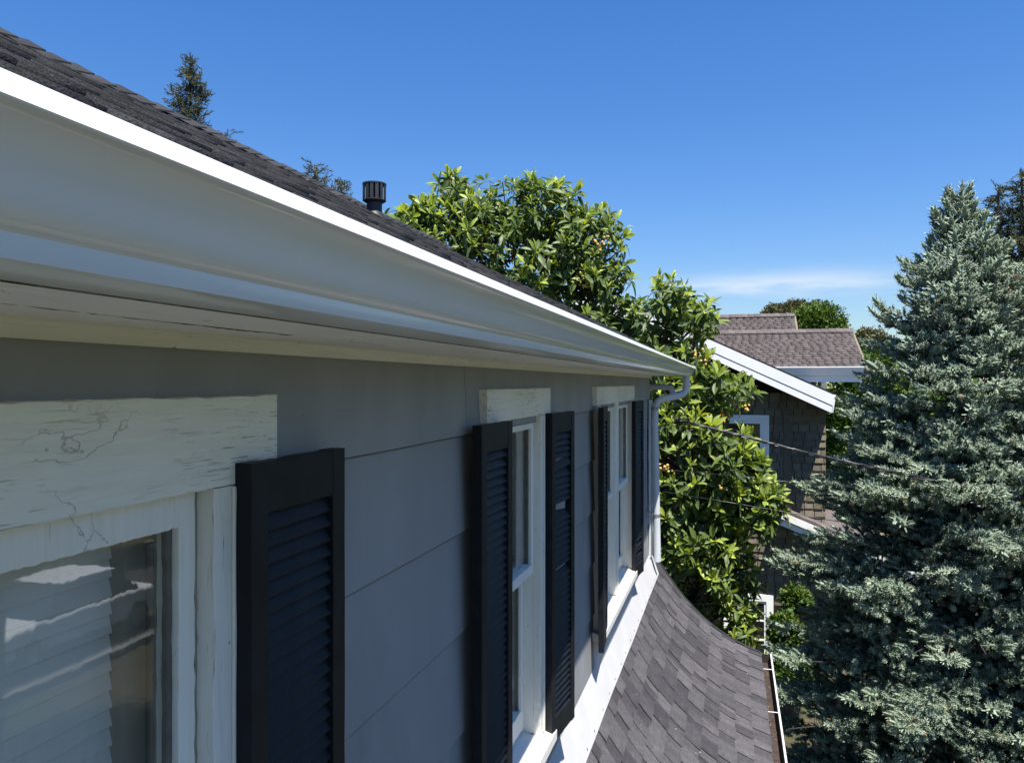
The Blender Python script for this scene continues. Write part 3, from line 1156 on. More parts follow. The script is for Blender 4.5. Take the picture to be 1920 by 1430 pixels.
# ------------------------------------------------------------------ blind and curtains behind the glass
blind = empty('window_blind', (-0.105, 0.70, -1.40), 'grey horizontal slat blind lowered behind the nearest window pane', 'blind')
sm = MB().hexa([(0.0030, -0.235, -0.0158), (0.0040, -0.235, -0.0150), (0.0040, 0.245, -0.0150), (0.0030, 0.245, -0.0158),
                (-0.0040, -0.235, 0.0150), (-0.0030, -0.235, 0.0158), (-0.0030, 0.245, 0.0158), (-0.0040, 0.245, 0.0150)]).mesh('slat')
sm.materials.append(MT['blind'])
for k in range(42):
    o = link(bpy.data.objects.new('slat', sm), blind)
    o.location = (-0.105, 0.70, -0.215 - k * 0.0275)
    o.rotation_euler = (random.gauss(0, 0.002), random.gauss(0, 0.02), 0)
box('head_rail', 'blind', blind, -0.122, -0.088, 0.465, 0.945, -0.205, -0.170)
box('side_trim', 'jamb', blind, -0.127, -0.080, 0.928, 0.972, -1.40, -0.165)
for yc, ya, yb, lab in ((0, 2.54, 2.92, 'pale cream curtain hanging behind the lower sash of the middle window'),):
    m = MB()
    vs, fs = [], []
    n = 60
    for k in range(n + 1):
        y = ya + (yb - ya) * k / n
        x = -0.112 + 0.010 * math.sin(k * 0.95) + 0.004 * math.sin(k * 2.3)
        vs += [(x, y, -1.40), (x, y, -0.80), (x - 0.002, y, -0.80), (x - 0.002, y, -1.40)]
    for k in range(n):
        for q in range(4):
            fs.append((k * 4 + q, k * 4 + (q + 1) % 4, k * 4 + 4 + (q + 1) % 4, k * 4 + 4 + q))
    o = m.add(vs, fs).build('curtain', 'curtain', None, smooth=80)
    tag(o, lab, 'curtain')
for k, (ya, yb, lab) in enumerate(((4.56, 5.10, 'pale curtain behind the nearer sash of the double window'), (5.36, 5.91, 'pale curtain behind the farther sash of the double window'))):
    vs, fs = [], []
    n = 50
    for q in range(n + 1):
        y = ya + (yb - ya) * q / n
        x = -0.115 + 0.010 * math.sin(q * 0.9 + k)
        vs += [(x, y, -1.40), (x, y, -0.19), (x - 0.002, y, -0.19), (x - 0.002, y, -1.40)]
    for q in range(n):
        for j in range(4):
            fs.append((q * 4 + j, q * 4 + (j + 1) % 4, q * 4 + 4 + (j + 1) % 4, q * 4 + 4 + j))
    tag(MB().add(vs, fs).build('curtain', 'curtain', None, smooth=80), lab, 'curtain')

# ------------------------------------------------------------------ neighbour's house
NY = 15.4
nb = empty('shingled_house', (-0.8, 17.5, GROUND), 'olive-brown shingled neighbour house with white rake boards and brown roof', 'house')
XR, SLP = 2.455, -0.474


def rake_z(x):
    return 0.917 + SLP * (x - 0.167)


RX = -1.80
m = MB()
prof = [(-6.0, GROUND), (XR, GROUND), (XR, rake_z(XR) - 0.1), (RX, rake_z(RX) - 0.1), (-6.0, rake_z(XR) - 0.2)]
m.prism(prof, NY + 0.012, 23.5)
m.build('wall', 'nwall', nb)
# wall shingles one by one where the photograph shows them
rr = random.Random(9)
row = 0
count = 0
z = -0.20
wall_stuff_v, wall_stuff_f, wall_stuff_t = [], [], []
shk = {}
while z > -5.5:
    x = XR - rr.uniform(0.02, 0.2)
    edges = [XR + 0.006]
    while x > 0.35:
        edges.append(x)
        x -= rr.uniform(0.13, 0.26)
    edges.append(0.30)
    for a, b in zip(edges[1:], edges[:-1]):
        if b - a < 0.03:
            continue
        if a > 0.47 and b < 1.43 and -1.85 < z < -0.62:
            continue
        if False:
            continue
        zt = z + rr.gauss(0, 0.004)
        key = round((b - a) / 0.02)
        if key not in shk:
            me = MB().hexa([(0, 0.016, -0.145), (0, -0.020, -0.145), (1, -0.020, -0.145), (1, 0.016, -0.145),
                            (0, 0.016, 0.02), (0, 0.006, 0.02), (1, 0.006, 0.02), (1, 0.016, 0.02)]).mesh('wall_shingle')
            for vv in me.vertices:
                vv.co.x *= key * 0.02
            me.materials.append(MT['nshake'])
            shk[key] = me
        if count < 300:
            o = link(bpy.data.objects.new('wall_shingle', shk[key]), nb)
            o.location = (a + 0.006, NY + rr.uniform(-0.003, 0.003), zt)
            o.scale = ((b - a - 0.012) / (key * 0.02), 1, 1)
            count += 1
        else:
            k = len(wall_stuff_v)
            for px in (a + 0.003, b - 0.003):
                wall_stuff_v += [(px, NY - 0.012, zt - 0.145), (px, NY + 0.014, zt - 0.145), (px, NY + 0.006, zt + 0.02)]
            for q in ((0, 3, 5), (0, 5, 2), (0, 1, 4), (0, 4, 3), (0, 2, 1), (3, 4, 5)):
                wall_stuff_f.append(tuple(k + i_ for i_ in q))
            wall_stuff_t += [rr.random()] * 6
    z -= 0.143
if wall_stuff_v:
    mesh_obj('wall_shingle_rest', fast_mesh('wall_shingle_rest', wall_stuff_v, wall_stuff_f, wall_stuff_t), 'nshake', nb, 'stuff')
# upright trim board and the white window
box('trim_board', 'nshake', nb, 1.722, 1.852, NY - 0.035, NY + 0.01, -2.47, -0.60)
box('trim_board', 'nshake', nb, 1.8525, 2.45, NY - 0.034, NY + 0.01, -0.72, -0.60)


def nwindow(x0, x1, z0, z1, casing, mul):
    e = bpy.data.objects.new('window', None)
    COL.objects.link(e)
    e.parent = nb
    e.matrix_parent_inverse = Matrix.Translation(-nb.location)
    y = NY
    box('casing', 'ntrimw', e, x0, x0 + casing, y - 0.04, y + 0.01, z0, z1)
    box('casing', 'ntrimw', e, x1 - casing, x1, y - 0.04, y + 0.01, z0, z1)
    box('head_casing', 'ntrimw', e, x0 + casing, x1 - casing, y - 0.042, y + 0.01, z1 - casing, z1)
    box('sill', 'ntrimw', e, x0 - 0.03, x1 + 0.03, y - 0.07, y + 0.01, z0 - 0.06, z0 - 0.001)
    box('pane', 'glass', e, x0 + casing, x1 - casing, y - 0.006, y - 0.003, z0, z1 - casing)
    m = MB()
    ix0, ix1, iz1 = x0 + casing, x1 - casing, z1 - casing
    m.box(ix0, ix0 + 0.04, y - 0.022, y - 0.0065, z0, iz1)
    m.box(ix1 - 0.04, ix1, y - 0.022, y - 0.0065, z0, iz1)
    m.box(ix0 + 0.04, ix1 - 0.04, y - 0.022, y - 0.0065, iz1 - 0.04, iz1)
    for fz in mul:
        zz = z0 + (iz1 - z0) * fz
        m.box(ix0 + 0.04, ix1 - 0.04, y - 0.020, y - 0.0065, zz - 0.014, zz + 0.014)
    m.build('sash', 'ntrimw', e)
    box('pane_backing', 'darkfill', e, ix0, ix1, y + 0.0005, y + 0.004, z0, iz1)  # near-black sheet close behind the pane, in place of a room


nwindow(0.45, 1.453, -1.95, -0.605, 0.125, (0.5,))
nwindow(0.62, 1.53, -5.25, -4.02, 0.125, (0.33, 0.66))

# gable roof of the near wing with white rake boards
m = MB()
m.add([(RX, 14.82, rake_z(RX) + 0.03), (2.53, 14.82, rake_z(2.53) + 0.03), (2.53, 23.6, rake_z(2.53) + 0.03), (RX, 23.6, rake_z(RX) + 0.03),
       (RX, 14.82, rake_z(RX)), (2.53, 14.82, rake_z(2.53)), (2.53, 23.6, rake_z(2.53)), (RX, 23.6, rake_z(RX)),
       (-6.3, 14.82, rake_z(2.60)), (-6.3, 23.6, rake_z(2.60)), (-6.3, 14.82, rake_z(2.60) + 0.03), (-6.3, 23.6, rake_z(2.60) + 0.03)],
      [(0, 1, 2, 3), (7, 6, 5, 4), (0, 4, 5, 1), (1, 5, 6, 2), (2, 6, 7, 3), (3, 11, 10, 0), (4, 8, 9, 7), (0, 10, 8, 4), (10, 11, 9, 8)])
m.build('gable_roof', 'shing', nb)


def rake(name, x0, x1, d0, d1, ya, yb, mirror=False):
    p = []
    f = (lambda x: 2 * RX - x) if mirror else (lambda x: x)
    for d in (d1, d0):
        for x, y in ((x0, ya), (x1, ya), (x1, yb), (x0, yb)):
            p.append((f(x), y, rake_z(x) - d))
    MB().hexa(p).build(name, 'ntrimw', nb)


rake('rake_board', RX, 2.515, 0.005, 0.205, 14.805, 14.85)
rake('rake_board', RX + .0, 2.50, 0.218, 0.345, 14.812, 14.86)
rake('rake_board', RX + 0.001, 2.515, 0.005, 0.205, 14.805, 14.85, True)
m = MB().hexa([(2.502, 14.80, rake_z(2.5) - 0.33), (2.515, 14.80, rake_z(2.5) - 0.34), (2.515, 23, rake_z(2.5) - 0.34), (2.502, 23, rake_z(2.5) - 0.33),
               (2.516, 14.81, rake_z(2.5) - 0.02), (2.565, 14.80, rake_z(2.5) - 0.02), (2.565, 23, rake_z(2.5) - 0.02), (2.516, 23, rake_z(2.5) - 0.02)])
m.build('eave_gutter', 'ntrimw', nb)
# dark soffit of the gable overhang
p = []
for d in (0.35, 0.33):
    for x, y in ((RX, 14.88), (2.49, 14.88), (2.49, NY + 0.2), (RX, NY + 0.2)):
        p.append((x, y, rake_z(x) - d + 0.15))
MB().hexa(p).build('gable_soffit', 'nshake', nb)


def shingle_slope(name, parent, x0, x1, ya, za, yb, zb, seed, ragged=0.0):
    """roof slope facing the camera, rising from (ya, za) to (yb, zb); tabs are thin wedges"""
    rr = random.Random(seed)
    L = math.hypot(yb - ya, zb - za)
    dy, dz = (yb - ya) / L, (zb - za) / L
    ny, nz = -dz, dy
    V, Fc, Tn = [], [], []
    i = 0
    s = -0.02
    while s < L - 0.02:
        x = x0 - rr.random() * 0.25
        while x < x1:
            wd = rr.uniform(0.15, 0.21)
            xa, xb = max(x, x0), min(x + wd - 0.006, x1 + rr.uniform(-0.01, 0.012))
            if xb - xa > 0.02:
                h = 0.024 + rr.choice((0, 0.004)) + rr.random() * 0.004
                s1 = min(s + 0.16, L + 0.01)
                k = len(V)
                for ss, hh in ((s + rr.gauss(0, 0.003), h), (s1, 0.004)):
                    for xx in (xa, xb):
                        V.append((xx, ya + dy * ss + ny * hh, za + dz * ss + nz * hh))
                        V.append((xx, ya + dy * ss, za + dz * ss))
                for q in ((0, 2, 6, 4), (0, 1, 3, 2), (0, 4, 5, 1), (2, 3, 7, 6)):
                    Fc += [(k + q[0], k + q[1], k + q[2]), (k + q[0], k + q[2], k + q[3])]
                Tn += [rr.random()] * 8
            x += wd
        s += 0.14
        i += 1
    return mesh_obj('shingle_courses', fast_mesh('shingle_courses', V, Fc, Tn), 'nroof', parent, 'stuff')


def cross_roof(x0, x1, ya, za, yr, zr, seed):
    prof = [(ya, za), (yr, zr), (2 * yr - ya, za), (2 * yr - ya, za - 0.05), (yr, zr - 0.05), (ya, za - 0.05)]
    o = MB().prism_x(prof, x0, x1).build('cross_roof', 'under', nb)
    shingle_slope('shingle_courses', o, x0, x1, ya, za + 0.002, yr, zr + 0.002, seed)
    m = MB()
    k = 0
    x = x1
    cap = MB().hexa([(0, -0.17, -0.040), (0.22, -0.17, -0.052), (0.22, 0.17, -0.052), (0, 0.17, -0.040),
                     (0, -0.02, 0.060), (0.22, -0.02, 0.046), (0.22, 0.02, 0.046), (0, 0.02, 0.060)]).mesh('ridge_cap')
    cap.materials.append(MT['nroof'])
    while x > max(x0, 0.3):
        c = link(bpy.data.objects.new('ridge_cap', cap), o)
        c.location = (x - 0.20, yr, zr + 0.012 + random.gauss(0, 0.002))
        c.rotation_euler = (0, random.gauss(0, 0.01), 0)
        x -= 0.17
    return o


cr1 = cross_roof(-2.0, 3.60, 18.40, 0.372, 20.40, 1.285, 31)
cr2 = cross_roof(-1.5, 2.42, 21.0, 1.02, 22.6, 1.88, 32)
MB().prism_x([(18.262, 0.368), (18.262, 0.345), (18.285, 0.340), (18.345, 0.175), (18.40, 0.165), (18.40, 0.368)], 1.2, 3.56).build('eave_gutter', 'ntrimw', nb, bevel=0.004)
box('eave_fascia', 'ntrimw', nb, 1.2, 3.53, 18.401, 18.44, 0.03, 0.34)
for xx, yy0, zz0, yy1, zz1 in ((3.60, 18.36, 0.30, 20.4, 1.225), (2.42, 21.0, 0.97, 22.6, 1.83)):
    MB().hexa([(xx + 0.002, yy0, zz0 - 0.16), (xx + 0.05, yy0, zz0 - 0.16), (xx + 0.05, yy1, zz1 - 0.16), (xx + 0.002, yy1, zz1 - 0.16),
               (xx + 0.002, yy0, zz0 + 0.03), (xx + 0.05, yy0, zz0 + 0.03), (xx + 0.05, yy1, zz1 + 0.03), (xx + 0.002, yy1, zz1 + 0.03)]).build('roof_edge_board', 'nshake', nb)
box('wing_wall', 'nshake', nb, 2.456, 2.62, 18.9, 22.0, GROUND, 0.16)
MB().prism_x([(18.92, -0.75), (18.92, -0.62), (18.50, 0.028), (18.42, 0.028)], 2.70, 2.80).build('eave_bracket', 'ntrimw', nb)
MB().prism_x([(18.90, -0.08), (18.90, 0.028), (18.42, 0.028), (18.42, -0.03)], 2.701, 2.799).build('eave_bracket_arm', 'ntrimw', nb)

# pent roof over the lower wing, its white rake end facing us
pz = lambda x: -2.33 - 0.40 * (x - 1.65)
m = MB().hexa([(1.60, 14.97, pz(1.60) - 0.03), (4.3, 14.97, pz(4.3) - 0.03), (4.3, 20, pz(4.3) - 0.03), (1.60, 20, pz(1.60) - 0.03),
               (1.60, 14.97, pz(1.60) + 0.025), (4.3, 14.97, pz(4.3) + 0.025), (4.3, 20, pz(4.3) + 0.025), (1.60, 20, pz(1.60) + 0.025)])
m.build('pent_roof', 'nroof', nb)
for d0, d1, y in ((0.035, 0.16, 14.95), (0.18, 0.29, 14.985)):
    p = []
    for d in (d1, d0):
        for x, yy in ((1.615, y), (4.28, y), (4.28, y + 0.04), (1.615, y + 0.04)):
            p.append((x, yy, pz(x) - d))
    MB().hexa(p).build('pent_rake', 'ntrimw', nb)
MB().hexa([(1.62, 15.03, pz(1.62) - 0.28), (4.2, 15.03, pz(4.2) - 0.28), (4.2, NY + .3, pz(4.2) - 0.28), (1.62, NY + .3, pz(1.62) - 0.28),
           (1.62, 15.03, pz(1.62) - 0.24), (4.2, 15.03, pz(4.2) - 0.24), (4.2, NY + .3, pz(4.2) - 0.24), (1.62, NY + .3, pz(1.62) - 0.24)]).build('pent_soffit', 'nshake', nb)
box('wing_wall', 'nshake', nb, 2.456, 3.95, NY + 0.05, 20, GROUND, -3.15)

# ------------------------------------------------------------------ plants


def leaf_template(bend, fold, wide=0.155):
    """unit-length leaf along +y, folded on its midrib and curved down"""
    ts = [0.0, 0.14, 0.36, 0.60, 0.82, 1.0]
    wd = [0.02, 0.10, 0.80, 1.0, 0.66, 0.0]
    V, Fc = [], []
    for t, wv in zip(ts, wd):
        y, z = t, -bend * t * t
        x = wv * wide
        V += [(-x, y, z + fold * x), (0, y, z), (x, y, z + fold * x)]
    for i in range(len(ts) - 1):
        a, b = i * 3, i * 3 + 3
        for q in ((a, a + 1, b + 1, b), (a + 1, a + 2, b + 2, b + 1)):
            Fc += [(q[0], q[1], q[2]), (q[0], q[2], q[3])]
    return np.array(V), np.array(Fc)


LEAVES = [leaf_template(0.12, 0.5, 0.17), leaf_template(0.42, 0.35, 0.16), leaf_template(0.8, 0.3, 0.145)]


def limb_mesh(paths):
    m = MB()
    for p, r, n in paths:
        m.tube(p, r, n)
    return m


def curve_pts(a, b, sag, n=6, rr=random):
    a, b = Vector(a), Vector(b)
    L = (b - a).length
    j = Vector((rr.gauss(0, 1), rr.gauss(0, 1), rr.gauss(0, 1))) * L * 0.07
    res = []
    for i in range(n + 1):
        t = i / n
        p = a.lerp(b, t) + (j + Vector((0, 0, sag * L))) * (4 * t * (1 - t)) * 0.5
        res.append(p)
    return res


def loquat_tree():
    base = Vector((-0.7, 11.0, GROUND))
    tr = empty('loquat_tree', base, 'tall broad-leaved tree with long glossy leaves and small orange fruit behind the gutter', 'tree')
    # crown lobes: where in the picture, depth, radii in metres
    lob = [(955, 465, 11.2, 1.45, 1.02), (810, 455, 11.0, 0.72, 0.62), (760, 432, 10.9, 0.36, 0.28), (875, 400, 11.2, 0.75, 0.55), (1085, 470, 11.0, 0.72, 0.72), (1010, 400, 11.2, 0.75, 0.50),
           (1110, 580, 10.8, 0.70, 0.70), (1235, 645, 10.6, 0.52, 0.80), (1310, 598, 10.4, 0.24, 0.30), (1275, 735, 10.3, 0.52, 0.60), (1335, 735, 10.2, 0.34, 0.30), (1385, 735, 10.2, 0.18, 0.22), (1255, 560, 10.5, 0.28, 0.30),
           (1300, 860, 10.0, 0.80, 0.70), (1385, 890, 10.0, 0.36, 0.42), (1385, 950, 10.0, 0.55, 0.34), (1275, 985, 10.0, 0.75, 0.60), (1360, 1060, 10.0, 0.36, 0.36),
           (1383, 1120, 10.2, 0.24, 0.42), (1290, 1090, 10.6, 0.55, 0.5), (1385, 1190, 9.9, 0.22, 0.24), (1430, 930, 10.0, 0.22, 0.2)]
    paths = []
    fork = base + Vector((0.0, -0.1, 2.3))
    paths.append((curve_pts(base, fork, 0.02, 6), [0.17, 0.155, 0.145, 0.135, 0.13, 0.125, 0.12], 10))
    pos, axis, young = [], [], []
    twigs = []
    rr = random.Random(4)
    for (u, v, t, rx, rz_) in lob:
        c = at(u, v, t)
        hub = c + Vector((0, 0.25, -rz_ * 0.35))
        paths.append((curve_pts(fork if v < 800 else base + Vector((0, 0, 1.6)), hub, -0.12, 8, rr), [0.085 - 0.0075 * i for i in range(9)], 7))
        nW = int((100 * rx * rz_ * 1.25 + 18 * (rx + rz_)) * (1.45 if v > 750 else 1.0))
        for k in range(nW):
            d = Vector((rr.gauss(0, 1), rr.gauss(0, 1) * 0.9 - 0.25, rr.gauss(0, 1))).normalized()
            rad = rr.uniform(0.80, 1.04) if rr.random() < 0.72 else rr.uniform(0.4, 0.8)
            p = c + Vector((d.x * rx, d.y * max(0.6, rx * 0.8), d.z * rz_)) * rad
            if p.y < 8.35:
                continue
            pos.append(p)
            axis.append((d * 0.75 + Vector((0.05, -0.12, 0.75))).normalized())
            young.append(rr.random() < (0.72 if v > 750 else 0.5) and rad > 0.78)
            if rr.random() < 0.6:
                q = hub.lerp(p, 0.35)
                twigs.append((curve_pts(q, p, -0.1, 3, rr), [0.016, 0.012, 0.009, 0.007], 4))
    # bare twiggy patch low on the near side
    for k in range(46):
        a = at(rr.uniform(1255, 1330), rr.uniform(1085, 1165), rr.uniform(9.6, 10.6))
        b = a + Vector((rr.gauss(0.1, 0.25), rr.gauss(0, 0.25), rr.gauss(0.1, 0.25)))
        twigs.append((curve_pts(a, b, 0.1, 4, rr), [0.009, 0.008, 0.007, 0.006, 0.005], 4))
    limb_mesh(paths).build('trunk', 'bark', tr, smooth=60)
    o = limb_mesh(twigs).build('twigs', 'bark', tr)
    o['kind'] = 'stuff'
    P, Rd, Sc, Tn, Ti, Up = [], [], [], [], [], []
    for p, ax, yg in zip(pos, axis, young):
        ref = ax.orthogonal().normalized()
        sd_ = ax.cross(ref)
        n_old = rr.randint(7, 11)
        size = rr.uniform(0.66, 1.06)
        groups = [(n_old, (50, 125), (0.11, 0.25), (0.02, 0.48), (0, 1, 2, 2))]
        if yg:
            groups.append((rr.randint(4, 6), (12, 48), (0.14, 0.24), (0.55, 0.90), (0, 0, 1)))
        else:
            groups.append((rr.randint(2, 4), (25, 65), (0.13, 0.23), (0.25, 0.6), (0, 1)))
        a0 = rr.random() * 6.28
        for n, angs, lens, tones, tis in groups:
            for k in range(n):
                a = a0 + k * 2.399 + rr.gauss(0, 0.45)
                th = R(rr.uniform(*angs))
                d = ax * math.cos(th) + (ref * math.cos(a) + sd_ * math.sin(a)) * math.sin(th)
                P.append(p + d * 0.015 - ax * rr.random() * 0.05)
                Rd.append(d)
                Up.append(ax)
                Sc.append(rr.uniform(*lens) * size)
                tn = rr.uniform(*tones)
                if rr.random() < 0.0013:
                    tn = 1.0
                Tn.append(tn)
                Ti.append(rr.choice(tis))
    P, Rd, Up = np.array([tuple(p) for p in P]), np.array([tuple(d) for d in Rd]), np.array([tuple(d) for d in Up])
    Sc, Tn, Ti = np.array(Sc), np.array(Tn), np.array(Ti)
    rot = frames(Rd, Up, np.array([rr.gauss(0, 0.6) for _ in Sc]))
    # the largest leaves in view become leaves of their own
    u, v, f = to_px(P)
    lipv = 125 + 0.4345 * u
    vis = (f > 0) & ~((u < 1237) & (v > lipv - 12)) & (v > 0) & (v < 1180)
    size = np.where(vis, Sc / f, 0) + np.where(Tn > 0.5, 0.004, 0)
    order = np.argsort(-size)
    near, rest = order[:300], order[300:]
    tmes = {}
    for i in near:
        key = (int(Ti[i]), int(Tn[i] * 8))
        if key not in tmes:
            lv_, lf_ = LEAVES[key[0]]
            me = fast_mesh('leaf', lv_, lf_, np.full(len(lv_), Tn[i]))
            me.materials.append(MT['loquat'])
            tmes[key] = me
        o = link(bpy.data.objects.new('leaf', tmes[key]), tr)
        M = Matrix([list(r_) for r_ in rot[i]]).to_4x4()
        M.translation = Vector(P[i])
        o.matrix_basis = M @ Matrix.Scale(Sc[i], 4)
    parts = []
    for k in range(3):
        ix = rest[Ti[rest] == k]
        parts.append(scatter(LEAVES[k][0], LEAVES[k][1], P[ix], rot[ix], Sc[ix], Tn[ix]))
    mesh_obj('crown', fast_mesh('crown', *join_arrays(parts)), 'loquat', tr, 'stuff')
    # fruit in small clusters
    import bmesh
    bm = bmesh.new()
    bmesh.ops.create_icosphere(bm, subdivisions=1, radius=1)
    fv = np.array([tuple(q.co) for q in bm.verts])
    ff = np.array([[q.index for q in f_.verts] for f_ in bm.faces])
    bm.free()
    fp, fs_ = [], []
    vis_w = [i for i, p in enumerate(pos) if not young[i]]
    spots = [at(1098, 532, 10.4), at(1092, 520, 10.4), at(1125, 455, 10.3), at(1310, 663, 9.9), at(1322, 672, 9.9), at(1140, 452, 10.3), at(1395, 765, 9.9), at(1250, 880, 9.4)]
    spots += [pos[i] + axis[i] * 0.03 for i in rr.sample(vis_w, min(22, len(vis_w)))]
    for k, c in enumerate(spots):
        for q in range(rr.randint(6, 10) if k < 8 else rr.randint(2, 6)):
            fp.append(tuple(c + Vector((rr.gauss(0, 0.04), rr.gauss(0, 0.04), rr.gauss(0, 0.04)))))
            fs_.append(rr.uniform(0.016, 0.024))
    rot = np.repeat(np.eye(3)[None], len(fp), 0)
    vv, ff2, tt_ = scatter(fv, ff, np.array(fp), rot, np.array(fs_), np.zeros(len(fp)))
    me = fast_mesh('fruit_clusters', vv, ff2)
    me.polygons.foreach_set('use_smooth', [True] * len(me.polygons))
    mesh_obj('fruit_clusters', me, 'fruit', tr, 'stuff')


loquat_tree()


def brush_template(needles=22, length=1.0, core=0.085, nl=0.17, nw=0.020, seed=0, ang=52):
    """a needle-covered shoot along +y: slim core, needles pointing forward all round"""
    rr = random.Random(seed)
    V, Fc, T = [], [], []
    for t, r_ in ((0.0, core * 0.6), (0.35, core), (0.8, core * 0.8), (1.0, core * 0.15)):
        for k in range(4):
            a = math.pi / 2 * k + t
            V.append((math.cos(a) * r_, t * length, math.sin(a) * r_))
            T.append(-0.12 + 0.1 * t)
    for i in range(3):
        for k in range(4):
            a, b, c, d = i * 4 + k, i * 4 + (k + 1) % 4, i * 4 + 4 + (k + 1) % 4, i * 4 + 4 + k
            Fc += [(a, b, c), (a, c, d)]
    for i in range(needles):
        t = (i + 0.5) / needles
        a = i * 2.399
        ph = R(ang - 22 * t + rr.gauss(0, 7))
        d = Vector((math.cos(a) * math.sin(ph), math.cos(ph), math.sin(a) * math.sin(ph)))
        b0 = Vector((0, t * length * 0.96, 0)) + Vector((d.x, 0, d.z)) * core * 0.5
        s = d.cross(Vector((0, 1, 0))).normalized() * nw
        e = b0 + d * nl * (1.1 - 0.35 * t)
        k = len(V)
        V += [tuple(b0 - s), tuple(b0 + s), tuple(e + s * 0.5), tuple(e - s * 0.5)]
        T += [0, 0, 0.12 + 0.1 * t, 0.12 + 0.1 * t]
        Fc += [(k, k + 1, k + 2), (k, k + 2, k + 3)]
    return np.array(V), np.array(Fc), np.array(T)


